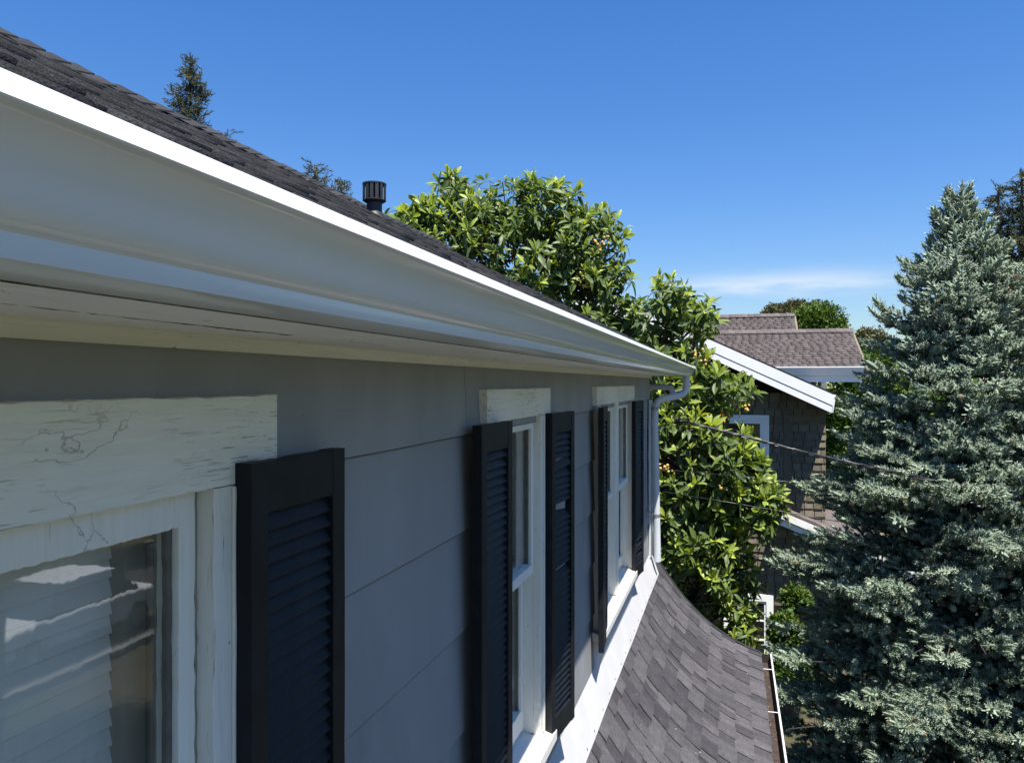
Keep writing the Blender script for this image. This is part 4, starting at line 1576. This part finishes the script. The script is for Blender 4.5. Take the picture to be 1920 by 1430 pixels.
def blue_spruce():
    ctr = at(1797, 718.5, 8.6)
    base = Vector((ctr.x, ctr.y, GROUND))
    tr = empty('blue_spruce', base, 'big dense blue-green spruce filling the right side of the view', 'tree')
    zs = np.array([-5.2, -4.4, -3.2, -2.6, -1.7, -1.1, -0.4, 0.1, 0.6, 0.95, 1.3, 1.6, 1.85, 2.1])
    rs = np.array([1.95, 2.10, 2.05, 1.86, 1.62, 1.42, 1.08, 0.92, 0.78, 0.68, 0.40, 0.23, 0.11, 0.04])
    MB().tube([(base.x, base.y, GROUND), (base.x, base.y, -2), (base.x, base.y, 1.2), (base.x - 0.02, base.y, 2.0), (base.x - 0.03, base.y, 2.15)], [0.16, 0.11, 0.04, 0.014, 0.007], 10).build('trunk', 'bark', tr, smooth=60)
    rr = random.Random(12)
    tocam = Vector((CAMX - base.x, -base.y, 0)).normalized()
    P, Dd, Sc, Tn = [], [], [], []
    twigs = []

    def clump(p):
        a = math.sin(p.x * 3.9 + 1.3 * math.sin(p.z * 2.7)) + math.sin(p.y * 3.6 + 1.9 * math.sin(p.x * 2.3)) + math.sin(p.z * 5.6 + 1.5 * math.sin(p.y * 2.6 + p.x * 1.8))
        return a + 0.5 * math.sin(p.x * 11 + p.z * 9) + 0.5 * math.sin(p.y * 10 - p.z * 12)

    def shoot(p, d, l, tn):
        if p.z < 1.1 and clump(p) < -1.0 + rr.gauss(0, 0.3):
            return
        P.append(p)
        Dd.append(d)
        Sc.append(l)
        Tn.append(tn)
    z = 1.98
    ia = 0.0
    while z > -5.1:
        Rz = float(np.interp(z, zs, rs))
        nb_ = 5 if z > 1.3 else 7
        for k in range(nb_):
            ia += 2.399
            az = ia + rr.gauss(0, 0.15)
            out_ = Vector((math.cos(az), math.sin(az), 0))
            facing = out_.dot(tocam)
            if facing < -0.55 and rr.random() < 0.75:
                continue
            btone = rr.gauss(0, 0.10)
            L = Rz * (rr.uniform(0.70, 1.0) if rr.random() < 0.8 else rr.uniform(1.0, 1.12))
            el = np.interp(z, [-5, -2, 0, 1.2, 2], [-0.12, 0.0, 0.16, 0.5, 1.0]) + rr.gauss(0, 0.08)
            start = Vector((base.x, base.y, z - L * math.tan(el) * 0.35 - 0.02))
            tip = Vector((base.x, base.y, z)) + out_ * L + Vector((0, 0, L * math.tan(el) * 0.65))
            mid = start.lerp(tip, 0.55) + Vector((0, 0, -0.05 * L))

            def pt(s):
                return start * (1 - s) ** 2 + mid * 2 * s * (1 - s) + tip * s * s
            if L > 0.25:
                twigs.append(([pt(q / 4) for q in range(5)], [0.022 * min(L, 1.5) + 0.004, 0.014, 0.010, 0.007, 0.005], 4))
            side = out_.cross(Vector((0, 0, 1)))
            step = 0.058
            nbr = max(2, int(L * (0.82) / step))
            for i in range(nbr):
                s = 0.20 + 0.80 * (i + rr.random() * 0.6) / nbr
                p0 = pt(min(s, 1))
                dirb = (pt(min(s + 0.05, 1.0)) - pt(max(s - 0.05, 0))).normalized()
                for sg in (-1, 1):
                    bl = (0.10 + 0.42 * (1 - s) * min(L, 1.3)) * rr.uniform(0.7, 1.15)
                    bd = (dirb * 0.75 + side * sg * rr.uniform(0.55, 1.0) + Vector((0, 0, rr.uniform(-0.25, 0.35)))).normalized()
                    ns = max(2, int(bl / 0.058))
                    for q in range(ns):
                        f = (q + rr.random()) / ns
                        pb = p0 + bd * bl * f
                        # up or side shoots along the branchlet
                        dv = (bd * 0.45 + out_ * 0.2 + Vector((rr.gauss(0, 0.6), rr.gauss(0, 0.6), rr.gauss(0.4, 0.55)))).normalized()
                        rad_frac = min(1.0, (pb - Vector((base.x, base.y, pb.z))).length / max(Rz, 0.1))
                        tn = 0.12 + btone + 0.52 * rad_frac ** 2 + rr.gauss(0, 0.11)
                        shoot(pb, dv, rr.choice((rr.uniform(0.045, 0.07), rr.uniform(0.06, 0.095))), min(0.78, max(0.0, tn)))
                    shoot(p0 + bd * bl, (bd + Vector((0, 0, 0.25))).normalized(), rr.uniform(0.065, 0.105), min(0.88, 0.50 + rr.gauss(0.1, 0.13)))
            shoot(tip, ((tip - mid).normalized() + Vector((0, 0, 0.3))).normalized(), rr.uniform(0.14, 0.2), 0.6)
        z -= 0.075 if z > 0.6 else 0.088
    # upright leaders at the top, some bare and brown at their tips
    for (u, v, l, tn) in ((1782, 352, 0.34, 0.6), (1806, 368, 0.24, 0.6), (1776, 388, 0.22, 0.5), (1817, 380, 0.26, 0.55), (1826, 378, 0.24, 0.5), (1790, 400, 0.3, 0.55),
                          (1838, 402, 0.2, 0.5), (1846, 420, 0.2, 0.5), (1763, 440, 0.16, 0.4), (1768, 400, 0.15, 0.5), (1812, 410, 0.3, 0.5), (1800, 420, 0.3, 0.5)):
        tp = at(u, v, 8.6)
        b = tp - Vector((rr.gauss(0, 0.03), rr.gauss(0, 0.03), l))
        for q in range(3):
            shoot(b.lerp(tp, q / 3.2), (tp - b).normalized(), l * 0.45, tn)
        twigs.append(([b - Vector((0, 0, 0.25)), b, tp + Vector((0, 0, 0.03))], [0.012, 0.010, 0.008], 5))
    P, Dd = np.array([tuple(p) for p in P]), np.array([tuple(p) for p in Dd])
    Sc, Tn = np.array(Sc), np.array(Tn)
    up = np.repeat(np.array([[0.0, 0, 1]]), len(P), 0)
    rot = frames(Dd, up, RNG.uniform(0, 6.28, len(P)))
    parts = []
    pick = RNG.integers(0, 2, len(P))
    for k in range(2):
        tv_, tf_, tt_ = brush_template(20, 1.0, 0.17, 0.36, 0.046, seed=k, ang=72)
        ix = pick == k
        parts.append(scatter(tv_, tf_, P[ix], rot[ix], Sc[ix], Tn[ix], tt_))
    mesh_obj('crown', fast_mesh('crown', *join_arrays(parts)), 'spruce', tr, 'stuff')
    o = limb_mesh(twigs).build('limbs', 'twig', tr)
    o['kind'] = 'stuff'
    print('spruce shoots', len(P))


blue_spruce()


def far_conifer(u, vtop, t, height, spread, label, seed, dens=1.0, name='redwood_tree', lean=0.0):
    top = at(u, vtop, t)
    base = Vector((top.x, top.y, GROUND))
    tr = empty(name, base, label, 'tree', 'conifers on the skyline')
    rr = random.Random(seed)
    H = top.z - GROUND
    MB().tube([base, (base.x, base.y, base.z + H * 0.6), top], [0.35, 0.2, 0.02], 8).build('trunk', 'bark', tr, smooth=60)
    P, Dd, Sc, Tn, tw = [], [], [], [], []
    z = top.z - 0.15
    while z > top.z - height:
        q = (top.z - z) / height
        Rz = spread * min(1.0, 0.10 + q * 1.6) * rr.uniform(0.6, 1.1)
        for k in range(4):
            az = rr.random() * 6.283
            o_ = Vector((math.cos(az), math.sin(az), rr.uniform(0.0, 0.5)))
            L = Rz * rr.uniform(0.5, 1.1)
            c = Vector((top.x, top.y, z))
            tw.append(([c, c + o_ * L], [0.03, 0.01], 3))
            n = max(3, int(L * 11 * dens))
            for i in range(n):
                f = 0.25 + 0.8 * rr.random()
                P.append(c + o_ * L * f + Vector((rr.gauss(0, 0.10), rr.gauss(0, 0.10), rr.gauss(-0.05, 0.12))))
                Dd.append((o_ + Vector((rr.gauss(0, 0.6), rr.gauss(0, 0.6), rr.gauss(0.0, 0.6)))).normalized())
                Sc.append(rr.uniform(0.22, 0.45))
                Tn.append(min(0.85, max(0, rr.gauss(0.42, 0.2))))
        z -= 0.20
    P, Dd = np.array([tuple(p) for p in P]), np.array([tuple(p) for p in Dd])
    rot = frames(Dd, np.repeat(np.array([[0, 0, 1.0]]), len(P), 0), RNG.uniform(0, 6.28, len(P)))
    tv_, tf_, tt_ = brush_template(12, 1.0, 0.03, 0.36, 0.045, seed=seed, ang=60)
    mesh_obj('crown', fast_mesh('crown', *scatter(tv_, tf_, P, rot, np.array(Sc), np.array(Tn), tt_)), 'farcon', tr, 'stuff')
    limb_mesh(tw).build('limbs', 'bark', tr)['kind'] = 'stuff'


far_conifer(357, 106, 34, 6.5, 1.30, 'tall feathery conifer rising alone above the charcoal roof at upper left', 1, 1.7)
far_conifer(422, 248, 36, 2.5, 0.9, 'small conifer tip just right of the tall one above the roof', 2, 1.4)
far_conifer(590, 308, 30, 3.0, 0.85, 'sparse conifer top peeking over the ridge left of the vent', 3, 1.3)
far_conifer(641, 338, 31, 2.0, 0.6, 'small leaning conifer tip right beside the roof vent', 4, 1.2)
far_conifer(1872, 352, 30, 7.0, 1.2, 'thin dark conifer right behind the spruce top', 5, 1.3)
far_conifer(1916, 322, 29, 8.0, 1.5, 'dark conifer cut by the right edge of the view', 6, 1.5)


def leafy_tree_at(name, label, base, lobes, mat, leaf, nleaf, seed):
    b = Vector(base)
    leafy_tree(name, label, [(0, 0, 0, l[3], l[4]) for l in lobes], mat, leaf, nleaf, seed, 'trees along the street', centres=[b + Vector(l[:3]) for l in lobes])


def leafy_tree(name, label, lobes, mat, leaf, nleaf, seed, group=None, trunk=True, cat='tree', centres=None):
    """lobes: (u, v, depth, rx, rz) ; crown of small leaf faces clumped into sprays"""
    rr = np.random.default_rng(seed)
    cs_ = centres or [at(u, v, t) for u, v, t, _, _ in lobes]
    c0 = sum(cs_, Vector((0, 0, 0))) / len(cs_)
    base = Vector((c0.x, c0.y, GROUND))
    tr = empty(name, base, label, cat, group)
    if trunk:
        m = MB()
        fk = base + Vector((0, 0, (min(c.z for c in cs_) - GROUND) * 0.6))
        m.tube([base, base.lerp(fk, .5) + Vector((0.05, 0, 0)), fk], [0.2, 0.16, 0.12], 8)
        for c in cs_:
            m.tube([fk, fk.lerp(c, 0.5) + Vector((0.1, 0, 0)), c], [0.1, 0.06, 0.02], 6)
        m.build('trunk', 'bark', tr, smooth=60)
    P, Dd, Tn = [], [], []
    tot = sum(l[3] * l[4] for l in lobes)
    for (u, v, t, rx, rz_), c in zip(lobes, cs_):
        ncl = max(12, int(nleaf / 14 * rx * rz_ / tot))
        d = rr.normal(size=(ncl, 3))
        d /= np.linalg.norm(d, axis=1, keepdims=True)
        rad = rr.uniform(0.55, 1.05, (ncl, 1)) ** 0.6
        cc = np.array(tuple(c)) + d * np.array([rx, rx * 0.8, rz_]) * rad
        for k in range(ncl):
            n = 14
            off = rr.normal(size=(n, 3)) * min(rx, rz_) * 0.13
            P.append(cc[k] + off)
            Dd.append(d[k] * 0.6 + rr.normal(size=(n, 3)) * 0.7 + np.array([0, 0, 0.3]))
            Tn.append(np.clip(rr.normal(0.42, 0.17) + rr.normal(0, 0.09, n), 0, 0.9))
    P, Dd, Tn = np.concatenate(P), np.concatenate(Dd), np.concatenate(Tn)
    rot = frames(Dd, np.repeat(np.array([[0, 0, 1.0]]), len(P), 0), rr.normal(0, 0.8, len(P)))
    tv_ = np.array([(0, 0, 0), (-0.28, 0.5, 0.05), (0, 1, -0.1), (0.28, 0.5, 0.05)])
    tf_ = np.array([(0, 2, 1), (0, 3, 2)])
    mesh_obj('crown', fast_mesh('crown', *scatter(tv_, tf_, P, rot, rr.uniform(0.7, 1.3, len(P)) * leaf, Tn)), mat, tr, 'stuff')


leafy_tree('leafy_tree', 'round green tree showing above the neighbour roof peak', [(1535, 605, 36, 1.15, 0.85), (1560, 640, 36, 0.9, 0.9), (1505, 620, 36, 0.8, 0.8)], 'greenleaf', 0.14, 15000, 61, 'trees beyond the neighbour')
leafy_tree('leafy_tree', 'olive brown tree crown just behind the highest neighbour ridge', [(1470, 590, 44, 1.0, 0.55), (1495, 582, 44, 0.8, 0.55), (1448, 592, 44, 0.55, 0.6), (1520, 584, 44, 0.6, 0.45)], 'oliveleaf', 0.15, 11000, 62, 'trees beyond the neighbour')
leafy_tree('leafy_tree', 'dark distant tree beside the spruce at the skyline', [(1632, 645, 48, 1.0, 0.9), (1610, 650, 48, 0.6, 0.7), (1665, 660, 48, 1.0, 0.8)], 'oliveleaf', 0.17, 9000, 63, 'trees beyond the neighbour')
leafy_tree('leafy_tree', 'bright green tree between the neighbour eave and the spruce', [(1625, 700, 24, 0.85, 0.8), (1600, 760, 24, 0.9, 0.9), (1660, 720, 25, 1.1, 1.2), (1620, 840, 24, 1.2, 1.2), (1720, 780, 26, 1.8, 2.0), (1640, 930, 24, 1.3, 1.3)], 'greenleaf', 0.16, 26000, 64, 'trees beyond the neighbour')
leafy_tree('garden_shrub', 'bright green garden shrub by the lower neighbour window', [(1470, 1185, 13.0, 0.26, 0.30), (1492, 1125, 13.4, 0.22, 0.25), (1475, 1260, 12.6, 0.35, 0.3)], 'greenleaf', 0.075, 6500, 65, None, True, 'shrub')

leafy_tree_at('street_tree', 'broad green tree standing by the street outside the nearest window', (9.3, 8.6, GROUND), [(0, 0, 5.0, 2.0, 1.7), (0.9, -0.9, 5.6, 1.4, 1.2), (-0.8, 0.8, 5.8, 1.4, 1.2), (0.2, -0.2, 6.7, 1.3, 1.0)], 'greenleaf', 0.13, 16000, 71)
leafy_tree_at('street_tree', 'bushy green tree across the street opposite the nearest window', (20.5, 17.0, GROUND), [(0, 0, 4.6, 2.8, 2.2), (1.2, -1.4, 5.4, 2.0, 1.8), (-1.0, 1.6, 5.6, 2.0, 1.8)], 'greenleaf', 0.2, 14000, 72)


for k, (x, y, hh, lab) in enumerate(((9.5, 24.0, 4.2, 'dark green tree directly behind the spruce'), (14.5, 27.0, 4.6, 'green tree behind the spruce beside the street'), (6.0, 31.0, 4.0, 'green tree farther back between neighbour wing and spruce'), (22.0, 31.0, 5.0, 'wide green tree across the street behind the spruce'))):
    leafy_tree_at('street_tree', lab, (x, y, GROUND), [(0, 0, hh * .8, 2.3, 2.2), (1.2, -.6, hh * 1.05, 1.6, 1.5), (-1.1, .5, hh * 1.05, 1.6, 1.5)], 'greenleaf', 0.2, 9000, 80 + k)


def parked_car(x, y):
    cr = empty('parked_car', (x, y, GROUND + 0.02), 'white car parked at the street kerb', 'car')
    z0 = GROUND + 0.02
    # side profile along y, extruded across x with the cabin drawn in
    low = [(-2.2, 0.35), (-2.25, 0.62), (-2.1, 0.80), (-1.2, 0.92), (1.35, 0.95), (2.1, 0.88), (2.2, 0.60), (2.15, 0.35)]
    m = MB().prism_x([(y + a, z0 + b) for a, b in low], x - 0.88, x + 0.88)
    m.build('body', 'carpaint', cr, smooth=30, bevel=0.06)
    p = []
    for (ya, yb, xx, zz) in ((-1.15, 1.55, 0.84, 0.93), (-0.45, 1.00, 0.62, 1.45)):
        p += [(x - xx, y + ya, z0 + zz), (x + xx, y + ya, z0 + zz), (x + xx, y + yb, z0 + zz), (x - xx, y + yb, z0 + zz)]
    MB().hexa(p).build('cabin_glass', 'carglass', cr, bevel=0.04)
    MB().box(x - 0.60, x + 0.60, y - 0.42, y + 0.97, z0 + 1.44, z0 + 1.49).build('car_roof', 'carpaint', cr, bevel=0.03)
    for ya in (-1.35, 1.40):
        for sx in (-1, 1):
            w_ = MB().tube([(x + sx * 0.72, y + ya, z0 + 0.33), (x + sx * 0.90, y + ya, z0 + 0.33)], 0.33, 20).build('wheel', 'rubber', cr, smooth=40)
            MB().tube([(x + sx * 0.895, y + ya, z0 + 0.33), (x + sx * 0.91, y + ya, z0 + 0.33)], 0.2, 16).build('rim', 'steel', w_, smooth=40)
    for sx in (-1, 1):
        MB().box(x + sx * 0.68 - 0.14, x + sx * 0.68 + 0.14, y - 2.26, y - 2.20, z0 + 0.62, z0 + 0.76).build('tail_light', 'taillight', cr, bevel=0.02)
        MB().box(x + sx * 0.66 - 0.16, x + sx * 0.66 + 0.16, y + 2.14, y + 2.20, z0 + 0.64, z0 + 0.76).build('headlight', 'carglass', cr, bevel=0.02)


MT['carpaint'] = plain('white_car_paint', (0.78, 0.78, 0.78), 0.25, 0.5, 0.02)
MT['carglass'] = plain('dark_car_glass', (0.02, 0.022, 0.025), 0.08, 0.5, 0.05)
MT['taillight'] = plain('red_lens', (0.45, 0.02, 0.02), 0.2, 0.5, 0.05)
parked_car(13.0, 13.0)

# ------------------------------------------------------------------ overhead cables


def hang(pts, n=14):
    res = []
    for i in range(len(pts) - 1):
        a, b = Vector(pts[i]), Vector(pts[i + 1])
        for k in range(n):
            res.append(a.lerp(b, k / n))
    res.append(Vector(pts[-1]))
    # smooth the corners
    for _ in range(6):
        res = [res[0]] + [(res[i - 1] + res[i] * 2 + res[i + 1]) / 4 for i in range(1, len(res) - 1)] + [res[-1]]
    return res


cab = empty('service_cable', at(1284, 789, 8.3), 'thick black twisted overhead cable crossing in front of the neighbour wall', 'cable')
main = hang([at(1262, 781, 8.25), at(1300, 794, 8.3), at(1400, 818, 8.2), at(1500, 845, 8.0), at(1600, 868, 7.7), at(1690, 887, 7.7), at(1860, 922, 7.6), at(2020, 952, 7.4)])
MB().tube(main, 0.0085, 7).build('bare_conductor', 'rubber', cab, smooth=60)
for ph in (0.0, math.pi):
    tw = []
    for i, p in enumerate(main):
        a = i * 0.7 + ph
        tw.append(p + Vector((math.cos(a) * 0.008, math.sin(a) * 0.008, math.sin(a + 1) * 0.010 - 0.006)))
    MB().tube(tw, 0.008, 6).build('insulated_conductor', 'rubber', cab, smooth=60)
loop = [at(1224, 738, 7.9), at(1262, 752, 8.0), at(1284, 772, 8.1), at(1296, 796, 8.2), at(1306, 786, 8.2), at(1303, 768, 8.2), at(1290, 762, 8.2), at(1276, 776, 8.15), at(1268, 800, 8.2), at(1280, 812, 8.25), at(1300, 805, 8.3)]
MB().tube(hang(loop, 8), 0.0065, 6).build('drip_loop', 'rubber', cab, smooth=60)
for k, (pts, lab) in enumerate((
        ([at(1226, 878, 7.9), at(1391, 893, 8.1), at(1486, 904, 8.0), at(1718, 922, 8.2), at(2000, 944, 8.0)], 'thin upper black wire below the thick cable'),
        ([at(1234, 920, 7.9), at(1340, 937, 8.1), at(1460, 957, 8.0), at(1544, 973, 7.9), at(1760, 1005, 8.0), at(2000, 1040, 7.8)], 'thin lower black wire passing the pent roof'))):
    o = MB().tube(hang(pts), 0.0040 if k else 0.0030, 6).build('overhead_wire', 'rubber', None, smooth=60)
    tag(o, lab, 'wire', 'thin overhead wires')
# wire hook on the wall beside the downspout
hk = empty('wire_hook', (0.035, 7.2, -1.20), 'small metal wire hook fixed beside the downspout', 'hook')
MB().tube(hang([(0.012, 7.2, -1.19), (0.060, 7.2, -1.19), (0.075, 7.2, -1.22), (0.060, 7.2, -1.245), (0.045, 7.2, -1.225)], 4), 0.006, 8).build('hook', 'steel', hk, smooth=60)
MB().tube([(0.013, 7.2, -1.16), (0.013, 7.2, -1.25)], 0.010, 8).build('back_plate', 'steel', hk, smooth=60)
o = MB().tube(hang([(0.030, 7.20, -0.22), (0.022, 7.2, -0.5), (0.024, 7.21, -0.9), (0.030, 7.2, -1.19)], 5), 0.005, 6).build('wall_cable', 'rubber', None, smooth=60)
tag(o, 'thin dark cable running down the wall beside the downspout', 'cable')

# ------------------------------------------------------------------ dry leaves on the roofs
rr = random.Random(55)
lv_, lf_ = LEAVES[1]
dme = fast_mesh('dry_leaf', lv_, lf_)
dme.materials.append(MT['dead'])


def slope_pt(s, y):
    return Vector((EAVE_X, y, EAVE_Z)) + sd * s + sn_ * 0.022


for s, y, l, lab in ((1.15, 2.42, 0.055, 'curled orange dry leaf lying on the charcoal roof at left'), (0.9, 2.95, 0.035, 'small dry leaf on the charcoal roof beyond the orange one')):
    o = bpy.data.objects.new('dry_leaf', dme)
    COL.objects.link(o)
    o.location = slope_pt(s, y)
    o.scale = (l, l, l)
    o.rotation_euler = (R(35), rr.random(), rr.random() * 6)
    tag(o, lab, 'leaf', 'dry leaves on the roof')
deb = []
for k in range(70):
    y = rr.uniform(4.5, 7.9)
    deb.append((rr.uniform(1.07, 1.125), y, -2.772, rr.uniform(0.012, 0.03)))
P = np.array([d[:3] for d in deb])
rot = frames(RNG.normal(size=(len(P), 3)) * np.array([1, 1, .3]), np.repeat(np.array([[0, 0, 1.0]]), len(P), 0))
o = mesh_obj('gutter_litter', fast_mesh('gutter_litter', *scatter(lv_, lf_, P, rot, np.array([d[3] for d in deb]), np.zeros(len(P)))), 'dead', None, 'stuff')
tag(o, 'bits of dry leaf litter in the lower gutter', 'litter')

# specks of litter on the flared roof
lp, ld, ls = [], [], []
for k in range(90):
    sv, y = rr.uniform(0.25, FLEN - 0.05), rr.uniform(3.2, 7.9)
    x, z, nx, nz = fpt(sv)
    lp.append((x + nx * 0.016, y, z + nz * 0.016))
    ld.append((rr.gauss(0, 1) * nz, rr.gauss(0, 1), -rr.gauss(0, 1) * nx * 0.5))
    ls.append(rr.choice((0.008, 0.010, 0.016)))
rot = frames(np.array(ld), np.repeat(np.array([[0.5, 0, 0.85]]), len(lp), 0))
o = mesh_obj('roof_litter', fast_mesh('roof_litter', *scatter(lv_, lf_, np.array(lp), rot, np.array(ls), np.zeros(len(lp)))), 'palebits', None, 'stuff')
tag(o, 'small specks of dry litter scattered on the flared roof', 'litter')
